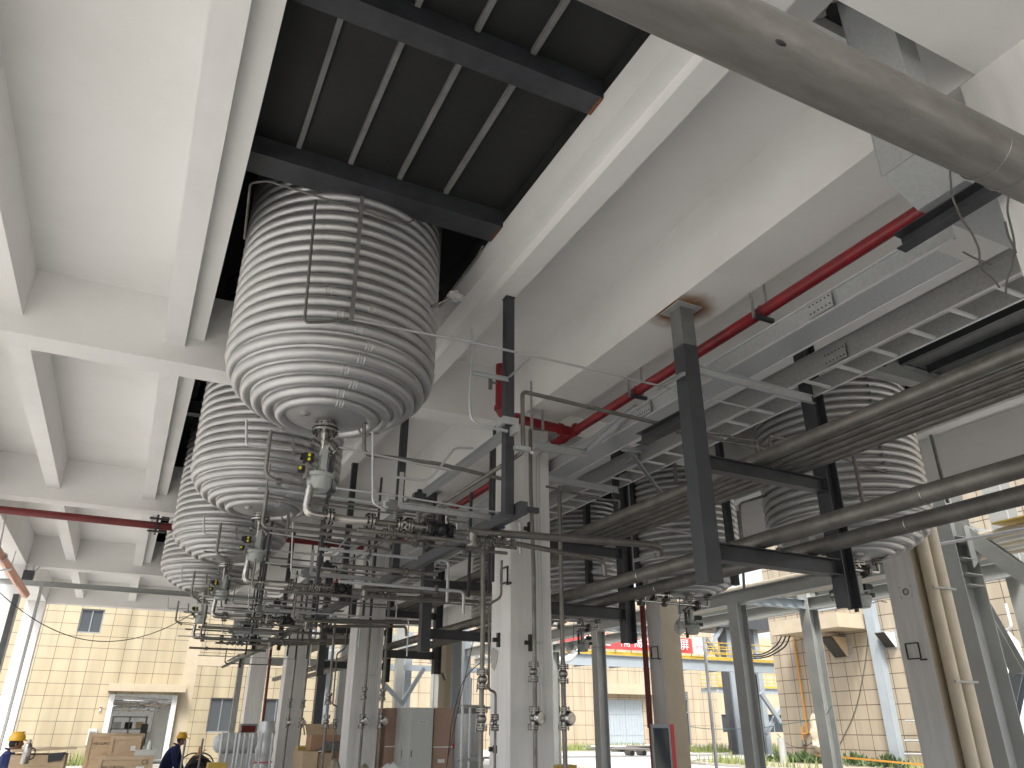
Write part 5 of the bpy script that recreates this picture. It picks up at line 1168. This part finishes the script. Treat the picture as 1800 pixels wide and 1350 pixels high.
t = thing('rain_pipe', 'square pale blue rain pipe running down the tiled wall beside the smaller vent hood', 'pipe', (XW-.2, yr(1560), 0))
y_ = yr(1562, 1220); new('pipe', MB().box(XW-.42, XW-.01, y_-.3, y_+.3, .1, 8.6), 'frame_blue', t, 0)
t = thing('gas_pipe', 'thin orange gas pipe running down the tiled wall below the canopy with a stub valve', 'pipe', (XW-.1, yr(1400), 0))
q = [at(1394, 1112, X=XW-.12), at(1420, 1290, X=XW-.12), at(1411, 1290, X=XW-.12), at(1410, 1277, X=XW-.12)]
new('pipe', MB().tube(q, .06, .1).tube([at(1411, 1290, X=XW-.12), at(1412, 1303, X=XW-.12)], .05), 'orange_paint', t)
new('valve', MB().cyl(at(1412, 1301, X=XW-.12), at(1414, 1309, X=XW-.12), .13), 'valve_body', t)
new('stub', MB().cyl(at(1414, 1308, X=XW-.12), at(1416, 1327, X=XW-.12), .06), 'rust', t)
t = thing('draped_tarp', 'pale tarp bundle leaning on the tiled wall behind a yard column', 'tarp', (XW-.5, yr(1455), 0))
g = MB().ball((XW-.7, yr(1458, 1300), 1.6), 1, (.35, .6, 1.1), 14, 10); rnd = random.Random(3)
for vv in g.v: vv += Vector((rnd.uniform(-1, 1), rnd.uniform(-1, 1), rnd.uniform(-1, 1)))*.12
new('tarp', g, 'downpipe_beige', t)
t = thing('black_hoses', 'three black cables drooping from the canopy to the yellow walkway', 'cable', at(1380, 1115, X=36))
for k in range(3):
    new('cable', MB().tube([at(1376+k*7, 1113, X=36.5), at(1368+k*7, 1132+k*2, X=36.5), at(1345+k*3, 1150+k*3, X=36.5), at(1310, 1152+k*3, X=36.5)], .045, 1.5, n=6), 'cable_black', t)
t = thing('wall_cable', 'thin grey cable hanging in a long loop on the tiled wall', 'cable', at(1525, 1100, X=XW-.05))
new('cable', MB().tube([at(1527, 1100, X=XW-.05), at(1522, 1160, X=XW-.05), at(1505, 1250, X=XW-.05), at(1475, 1310, X=XW-.05)], .02, 2, n=6), 'wire_grey', t)
t = thing('wall_cable', 'low grey cable sagging along the foot of the tiled wall', 'cable', at(1370, 1290, X=XW-.4))
new('cable', MB().tube([at(1366, 1290, X=XW-.4), at(1385, 1310, X=XW-.4), at(1412, 1316, X=XW-.4), at(1438, 1298, X=XW-.4)], .025, 2, n=6), 'wire_grey', t)
t = thing('bollard', 'short grey post standing at the left corner of the tiled wall', 'bollard', at(1376, 1330, X=35))
c = at(1377, 1330, X=36); new('post', MB().cyl((36, c.y, 0), (36, c.y, 1.4), .22, n=14), 'frame_grey', t)
for i, (u0, u1, v) in enumerate(((1590, 1618, 1302), (1590, 1625, 1326), (1592, 1612, 1267))):
    t = thing('wall_rail', ['middle', 'lowest', 'upper bent'][i]+' thin steel rail on the tiled wall left of the downpipes', 'rail', at(u0, v, X=XW-.3), 'steel rails on the tiled wall')
    new('rail', MB().cyl(at(u0, v, X=XW-.3), at(u1, v, X=XW-.3), .05, n=8), 'galvanised', t)
# storage tanks right edge
t = thing('storage_tank', 'large pale blue storage tank behind the steel columns at the right edge', 'tank', (30, 15.5, 0))
new('shell', MB().lathe([(.1, .2), (1.9, .25), (1.95, 1), (1.95, 5.2), (1.6, 5.8), (.8, 6.15), (.001, 6.25)], (31.2, 16.4, 0), n=40), 'poly_blue', t)
t = thing('storage_tank', 'slim white vessel with small pipes between the stout column and the blue tank', 'tank', (28, 17, 0))
new('shell', MB().lathe([(.1, .2), (.75, .3), (.8, 1), (.8, 4.8), (.5, 5.3), (.001, 5.4)], (29, 18.4, 0), n=30), 'white_enamel', t)
new('side_pipe', MB().tube([(28.3, 17.8, 4.9), (28.0, 17.0, 5.2), (28.0, 17.0, 6.0)], .05).tube([(28.2, 17.8, 3.0), (27.6, 16.4, 3.0)], .04), 'white_enamel', t)
for i, (v, m) in enumerate(((1145, 'orange_paint'), (1153, 'rust'), (1207, 'orange_paint'), (1214, 'rust'), (1235, 'white_enamel'), (1247, 'white_enamel'), (1280, 'orange_paint'))):
    t = thing('side_pipe', '%s thin horizontal pipe crossing between the stout column and the blue tank' % ['topmost orange', 'upper rusty', 'middle orange', 'lower rusty', 'upper white', 'lower white', 'lowest orange'][i], 'pipe', at(1690, v, X=24), 'thin pipes beside the blue tank')
    new('pipe', MB().cyl(at(1690, v, X=24), at(1775, v+1, X=24), .035, n=8), m, t)
# ------------------------------------------------------------------ far building
YF = 72.0
fb = thing('yellow_building', 'far beige tiled building with pale blue double gate behind the yard', 'building', (45, YF, 0))
def fx(u, v=1260): return at(u, v, Y=YF).x
gx0, gx1 = fx(1068, 1250), fx(1131, 1250); gz = at(1070, 1229, Y=YF).z
wx0, wx1 = fx(1192, 1250), fx(1212, 1250); wz = at(1200, 1216, Y=YF).z
xe = fx(1263, 1250)
g = MB(); wall_with_holes(g, -15, xe, 0, 15, [(gx0, gx1, -1, gz), (wx0, wx1, -1, wz)], YF, YF+.6); new('wall', g, 'tile_far', fb, 0)
new('side_wall', MB().box(xe-.3, xe-.002, YF+.61, YF+12, 0, 15), 'beige_paint', fb, 0)
new('roof', MB().box(-15, xe, YF+.61, YF+12, 14.8, 15), 'concrete_rough', fb, 0)
new('canopy', MB().box(gx0-1.6, gx1+3.5, YF-.9, YF-.01, gz+.5, gz+1.5), 'beige_paint', fb, 0)
xm = (gx0+gx1)/2
for a, b in ((gx0+.03, xm-.02), (xm+.02, gx1-.03)):
    d = new('gate', MB().box(a, b, YF+.1, YF+.2, .05, gz-.02), 'gate_blue', fb, 0)
    g = MB()
    for z in (1.2, 3.2): g.box(a+.1, b-.1, YF+.07, YF+.099, z, z+.07)
    for k in range(1, 6): g.box(a+(b-a)*k/6-.015, a+(b-a)*k/6+.015, YF+.08, YF+.0995, .06, gz-.03)
    new('rib', g, 'gate_blue', d, 0)
d = new('door', MB().box(wx0, wx1, YF+.2, YF+.25, 0, wz), 'glass_dark', fb, 0)
g = MB(); g.box(wx0, wx0+.12, YF+.1, YF+.19, 0, wz-.9).box(wx1-.12, wx1, YF+.1, YF+.19, 0, wz-.9).box(wx0+.13, wx1-.13, YF+.1, YF+.19, 3.4, 3.55).box(wx0+.5, wx0+.6, YF+.1, YF+.19, 0, 3.39)
for k in range(5): g.box(wx0, wx1, YF+.05, YF+.15, wz-.85+k*.17, wz-.75+k*.17)
new('frame', g, 'alu_frame', d, 0)
new('ramp', MB().add([(gx0-1, YF-.01, 0), (gx1+1, YF-.01, 0), (gx1+1, YF-.01, .35), (gx0-1, YF-.01, .35), (gx0-1, YF-3.5, 0), (gx1+1, YF-3.5, 0)], [(3, 2, 5, 4), (0, 3, 4), (1, 5, 2)]), 'road_concrete', fb, 0)
YG = 88.0
b2 = thing('yellow_building', 'yellow building with dark windows seen under the lower yellow walkway', 'building', (80, YG, 0))
def gx(u, v=1260): return at(u, v, Y=YG).x
hs_ = [(gx(1268), gx(1298), at(1280, 1287, Y=YG).z, at(1280, 1256, Y=YG).z), (gx(1343), gx(1376), at(1350, 1287, Y=YG).z, at(1350, 1256, Y=YG).z)]
g = MB(); wall_with_holes(g, gx(1230), gx(1420), 0, 14, hs_, YG, YG+.5); new('wall', g, 'beige_paint', b2, 0)
for h in hs_:
    f = new('window', MB().box(h[0], h[0]+.15, YG+.1, YG+.2, h[2], h[3]).box(h[1]-.15, h[1], YG+.1, YG+.2, h[2], h[3]).box((h[0]+h[1])/2-.07, (h[0]+h[1])/2+.07, YG+.1, YG+.2, h[2], h[3]), 'alu_frame', b2, 0)
    new('pane', MB().box(h[0]+.15, h[1]-.15, YG+.14, YG+.16, h[2], h[3]), 'glass_dark', f, 0)
# ------------------------------------------------------------------ walkways
def walkway(name_lb, Y, u0, v0, u1, v1, depth, rail_h, step, beam_h, group):
    a, b = at(u0, v0, Y=Y), at(u1, v1, Y=Y); z = (a.z+b.z)/2
    t = thing('walkway', name_lb, 'walkway', ((a.x+b.x)/2, Y, z))
    x0, x1 = a.x, b.x
    new('edge_beam', MB().hsec((x0, Y, z-beam_h/2), (x1, Y, z-beam_h/2), .3, beam_h, .03, .02), 'frame_blue', t, 0)
    new('toe_board', MB().box(x0, x1, Y-.16, Y-.12, z+.0, z+.2), 'yellow_paint', t, 0)
    new('floor_grating', MB().box(x0, x1, Y+.16, Y+depth, z-.08, z), 'dark_bar', t, 0)
    for k in range(int((x1-x0)/3)+1): new('joist', MB().hsec((x0+k*3, Y+.16, z-beam_h*.6), (x0+k*3, Y+depth, z-beam_h*.6), .15, beam_h*.7, .02, .02), 'frame_blue', t, 0)
    for side, yy in (('f', Y-.1), ('b', Y+depth)):
        r = MB()
        for zz in (.45, .8, rail_h): r.cyl((x0, yy, z+zz), (x1, yy, z+zz), .04, n=6)
        n = int((x1-x0)/step)
        for k in range(n+1): r.cyl((x0+k*(x1-x0)/n, yy, z), (x0+k*(x1-x0)/n, yy, z+rail_h), .035, n=6)
        new('railing', r, 'yellow_paint', t)
    return t, x0, x1, z
w1, wx0_, wx1_, wz_ = walkway('long upper steel walkway with yellow railing and blue-grey edge beam crossing the yard', 47.0, 900, 1143, 1360, 1166, 2.2, 1.25, 1.3, .75, '')
t2, a_, b_2, z_ = walkway('lower steel walkway with yellow railing behind the upper one', 60.0, 1262, 1211, 1375, 1208, 2.5, 1.3, 1.0, .5, '')
for i, (u, lb) in enumerate(((1330, 'dark'), (1322, 'pale'))):
    x = at(u, 1250, Y=48 if i == 0 else 49.4).x; y = 48 if i == 0 else 49.4
    t = thing('walkway_post', ['dark H post under the upper walkway left of the tiled wall', 'pale blue H post under the upper walkway left of the tiled wall'][i], 'post', (x, y, 0))
    new('post', MB().hsec((x, y, 0), (x, y, wz_-.8), .45, .45, .03, .02, (1, 0, 0)), ['dark_paint_light', 'frame_blue'][i], t, 0)
for i, (p, q, Y, lb) in enumerate((((1337, 1218), (1372, 1270), 50, 'pale diagonal strut falling right below the upper walkway'), ((1372, 1245), (1346, 1290), 50.4, 'pale diagonal strut rising right, crossing the other one below the walkway'), ((1240, 1122), (1268, 1160), 51, 'dark diagonal brace falling right behind the yellow railing'), ((1270, 1100), (1240, 1150), 51.4, 'pale diagonal brace rising right behind the yellow railing'), ((1308, 1118), (1285, 1158), 51.2, 'dark diagonal brace rising right behind the yellow railing'))):
    t = thing('diagonal_strut', lb, 'brace', at(*p, Y=Y)); new('strut', MB().bar(at(*p, Y=Y), at(*q, Y=Y), .3, .25, (0, 1, 0)), 'dark_bar' if 'dark' in lb else 'frame_blue', t, 0)
for i, (u, m) in enumerate(((1272, 'dark_paint_light'), (1283, 'frame_blue'), (1318, 'dark_paint'), (1331, 'frame_blue'))):
    a = at(u, 1160, Y=51.8); t = thing('tower_post', ['dark', 'pale', 'black', 'bluish'][i]+' upright post behind the yellow railing near the tiled wall', 'post', (a.x, 51.8, wz_))
    new('post', MB().box(a.x-.25, a.x+.25, 51.6, 52, 0, at(u, 1095, Y=51.8).z), m, t, 0)
t = thing('tower_deck', 'dark steel deck edge high behind the yellow railing at the tiled wall', 'deck', at(1300, 1100, Y=51)); a, b = at(1240, 1100, Y=51), at(1365, 1120, Y=51)
new('deck', MB().box(a.x, b.x, 51, 55, a.z, a.z+1.5), 'dark_paint_light', t, 0)
# banner
t = thing('banner', 'red cloth banner with white Chinese characters hung on the yellow walkway railing', 'banner', at(1130, 1130, Y=46.7))
bx0, bx1 = at(900, 1120, Y=46.7).x, at(1216, 1130, Y=46.7).x; bz0, bz1 = wz_+.38, wz_+1.42
g = MB(); n = 60; vs = []
for k in range(n+1):
    x = bx0+(bx1-bx0)*k/n; o = .03*math.sin(k*.9)+.02*math.sin(k*2.3)
    vs += [(x, 46.7+o, bz0), (x, 46.7+o*.4, bz1), (x, 46.72+o, bz0), (x, 46.72+o*.4, bz1)]
g.add(vs, [(k*4, k*4+4, k*4+5, k*4+1) for k in range(n)]+[(k*4+3, k*4+7, k*4+6, k*4+2) for k in range(n)]+[(k*4+1, k*4+5, k*4+7, k*4+3) for k in range(n)]+[(k*4+2, k*4+6, k*4+4, k*4) for k in range(n)])
b = new('cloth', g, 'banner_red', t, 50)
zc = (bz0+bz1)/2
for ch, u in (('全', 1035), ('生', 1065), ('隔', 1099), ('惕', 1121), ('零', 1144), ('事', 1168), ('屏', 1203)):
    p = at(u, 1128, Y=46.62); text_mesh('character', ch, .85, 'banner_white', face_my(p.x, 46.62, zc), b, .006)
t = thing('banner', 'white poster with pink writing beside the red banner on the walkway railing', 'poster', at(1228, 1130, Y=46.7))
px0, px1 = at(1217, 1130, Y=46.7).x, at(1240, 1130, Y=46.7).x
s = new('sheet', MB().box(px0+.05, px1, 46.68, 46.71, bz0-.02, bz1+.15), 'banner_white', t, 0)
text_mesh('lettering', '安化', .42, 'pink_ink', face_my((px0+px1)/2, 46.67, zc-.05), s)
text_mesh('lettering', '工程', .42, 'pink_ink', face_my((px0+px1)/2+.4, 46.67, zc-.05), s) if False else None
# items on the verge
t = thing('pipe_pile', 'pile of dark and pale pipes lying by the blue double gate', 'pipes', at(1120, 1315, Y=58)); rnd = random.Random(6)
c = at(1115, 1318, Y=60)
for k in range(14):
    a = Vector((c.x-3.6+rnd.uniform(-.3, .3), 62+rnd.uniform(-1, 1)*.8, .12+.1*(k//4))); b = Vector((c.x+2.4+rnd.uniform(-.5, .5), 58.6+rnd.uniform(-1, 1)*.8, .14+.12*(k//4)))
    new('pipe', MB().cyl(a, b, .07, n=8), 'wire_grey' if k % 2 else 'cladding', t)
for i, u in enumerate((1112, 1133)):
    c = at(u, 1326, Y=52); t = thing('pipe_end', ['left', 'right'][i]+' black hollow pipe end lying on the road edge by the fire cabinet', 'pipe', (c.x, 52, .4), 'black pipe ends on the road edge')
    new('pipe', MB().lathe([(.13, 0), (.18, 0), (.18, 1.5), (.13, 1.5), (.13, .01)], (c.x, 52, .18), n=20, axis=(.3, 1, 0)), 'black_iron', t)
t = thing('rubble_heap', 'small grey rubble heap beside the far doorway', 'rubble', at(1230, 1318, Y=68))
c = at(1225, 1315, Y=66); g = MB(); rnd = random.Random(1)
for k in range(14): g.ball((c.x+rnd.uniform(-1.2, 1.2), 66+rnd.uniform(-.6, .6), rnd.uniform(.05, .3)), rnd.uniform(.15, .35), (1.3, 1, .6), 6, 4)
new('rubble', g, 'concrete_rough', t, 0)
t = thing('barrier_tape', 'yellow barrier tape strung low past the yard columns', 'tape', at(1460, 1325, X=20))
new('tape', MB().bar(at(1432, 1327, X=XB-.3), at(1478, 1331, X=23), .01, .06).bar(at(1478, 1331, X=23), at(1630, 1345, X=24), .01, .06).bar(at(1478, 1331, X=23), at(1482, 1360, X=23), .05, .01), 'orange_paint', t, 0)
t = thing('green_rope', 'thin green rope strung across the yard between the columns', 'rope', at(1200, 1275, Y=24))
new('rope', MB().tube([at(1175, 1270, Y=24), at(1240, 1282, Y=23), at(1330, 1281, Y=21.5), at(1450, 1262, Y=19), at(1462, 1240, X=XB)], .012, .5, n=6), 'green_bag', t)
g = MB(); rnd = random.Random(11)
for (y, r) in ((yr(1375), 1.0), (yr(1395, 1320), 1.4), (yr(1432, 1320), 1.2), (yr(1520, 1320), 1.6), (yr(1580, 1320), 1.2)):
    for k in range(260):
        a, rr = rnd.uniform(0, 6.28), rnd.uniform(0, r); p = Vector((XW-.9+math.cos(a)*rr*.5, y+math.sin(a)*rr, 0)); h = rnd.uniform(.15, .75)*(1.2-rr/r*.7); d = Vector((rnd.uniform(-.2, .2), rnd.uniform(-.2, .2), 0)); s_ = Vector((math.cos(a*3), math.sin(a*3), 0))*.07
        g.add([p+d*.3+Vector((0, 0, h*.4)), p+d+s_+Vector((0, 0, h*.75)), p+d*1.3+Vector((0, 0, h)), p+d-s_+Vector((0, 0, h*.8))], [(0, 1, 2, 3)])
tag(new('weeds', g, 'weed', None, 0), 'dark green weeds growing along the foot of the right tiled wall', 'weeds', kind='stuff')
# ------------------------------------------------------------------ lean-to left
t = thing('lean_to_roof', 'small sheet-metal lean-to roof on a grey post beside the left yellow building', 'shelter', at(420, 1300, Y=32))
a, b = at(404, 1160, Y=32), at(440, 1134, Y=32)
g = MB(); n = 8; vs = []
for k in range(n+1):
    s = k/n; x = a.x+(b.x+1.2-a.x)*s; zz = a.z+(b.z-a.z)*1.6*s; vs += [(x, 31.6, zz+(.04 if k % 2 else 0)), (x, 35.6, zz+(.04 if k % 2 else 0)), (x, 31.6, zz+.03+(.04 if k % 2 else 0)), (x, 35.6, zz+.03+(.04 if k % 2 else 0))]
g.add(vs, [(k*4, k*4+1, k*4+5, k*4+4) for k in range(n)]+[(k*4+2, k*4+6, k*4+7, k*4+3) for k in range(n)]+[(k*4, k*4+4, k*4+6, k*4+2) for k in range(n)])
new('roof_sheet', g, 'galvanised_dull', t, 0)
c = at(420, 1200, Y=32.2); new('post', MB().box(c.x-.1, c.x+.1, 32.2, 32.4, 0, a.z+.1), 'frame_grey', t, 0)
for k in range(4): new('rafter', MB().bar((a.x+.1, 31.8+k*1.2, a.z-.06), (b.x+1.2, 31.8+k*1.2, b.z+.25), .06, .1), 'frame_grey', t, 0)
t = thing('white_duct', 'bent white pipe under the upper walkway right of the central column', 'pipe', at(980, 1160, Y=40))
new('pipe', MB().tube([at(955, 1162, Y=40), at(1000, 1160, Y=40), at(1012, 1145, Y=40), at(1012, 1130, Y=40)], .2, .5, n=14), 'white_enamel', t)
# distant frames seen between the left columns
for i, (u, Y, z1, m, lb) in enumerate(((600, 40, 6, 'frame_grey', 'thin grey frame post beside the second column, farther back'), (575, 44, 6, 'frame_blue', 'pale blue frame post seen left of the second column'), (562, 39, 5.5, 'dark_paint_light', 'dark frame post seen left of the second column'), (700, 42, 7, 'frame_grey', 'grey frame post seen above the brown wrapped cabinet'), (820, 41, 7, 'frame_blue', 'pale blue frame post seen left of the slim vessel'), (715, 44, 7, 'frame_blue', 'pale frame post seen above the narrow cabinet'))):
    a = at(u, 1230, Y=Y); t = thing('frame_post', lb, 'post', (a.x, Y, 0), 'posts of the distant yard frame')
    new('post', MB().box(a.x-.2, a.x+.2, Y, Y+.4, 0, z1), m, t, 0)
for i, (u0, u1, v, Y, h, m, lb) in enumerate(((540, 900, 1113, 43, .35, 'frame_grey', 'grey cross beam of the distant yard frame, upper one'), (560, 860, 1168, 43.5, .3, 'frame_blue', 'pale cross beam of the distant yard frame, lower one'), (560, 900, 1142, 42, .12, 'white_enamel', 'white pipe on the distant yard frame'), (430, 640, 1160, 38, .3, 'frame_grey', 'grey beam behind the second and third white columns'))):
    a, b = at(u0, v, Y=Y), at(u1, v+6, Y=Y); t = thing('frame_beam', lb, 'beam', a); new('beam', MB().bar(a, (b.x, Y, a.z), h, h), m, t, 0)
for i, (p, q, lb) in enumerate((((668, 1195), (705, 1235), 'pale diagonal of the distant frame left of the wrapped cabinets'), ((745, 1175), (705, 1240), 'pale diagonal of the distant frame above the pale cabinets'))):
    t = thing('frame_brace', lb, 'brace', at(*p, Y=41)); new('brace', MB().bar(at(*p, Y=41), at(*q, Y=41), .2, .2), 'frame_blue', t, 0)
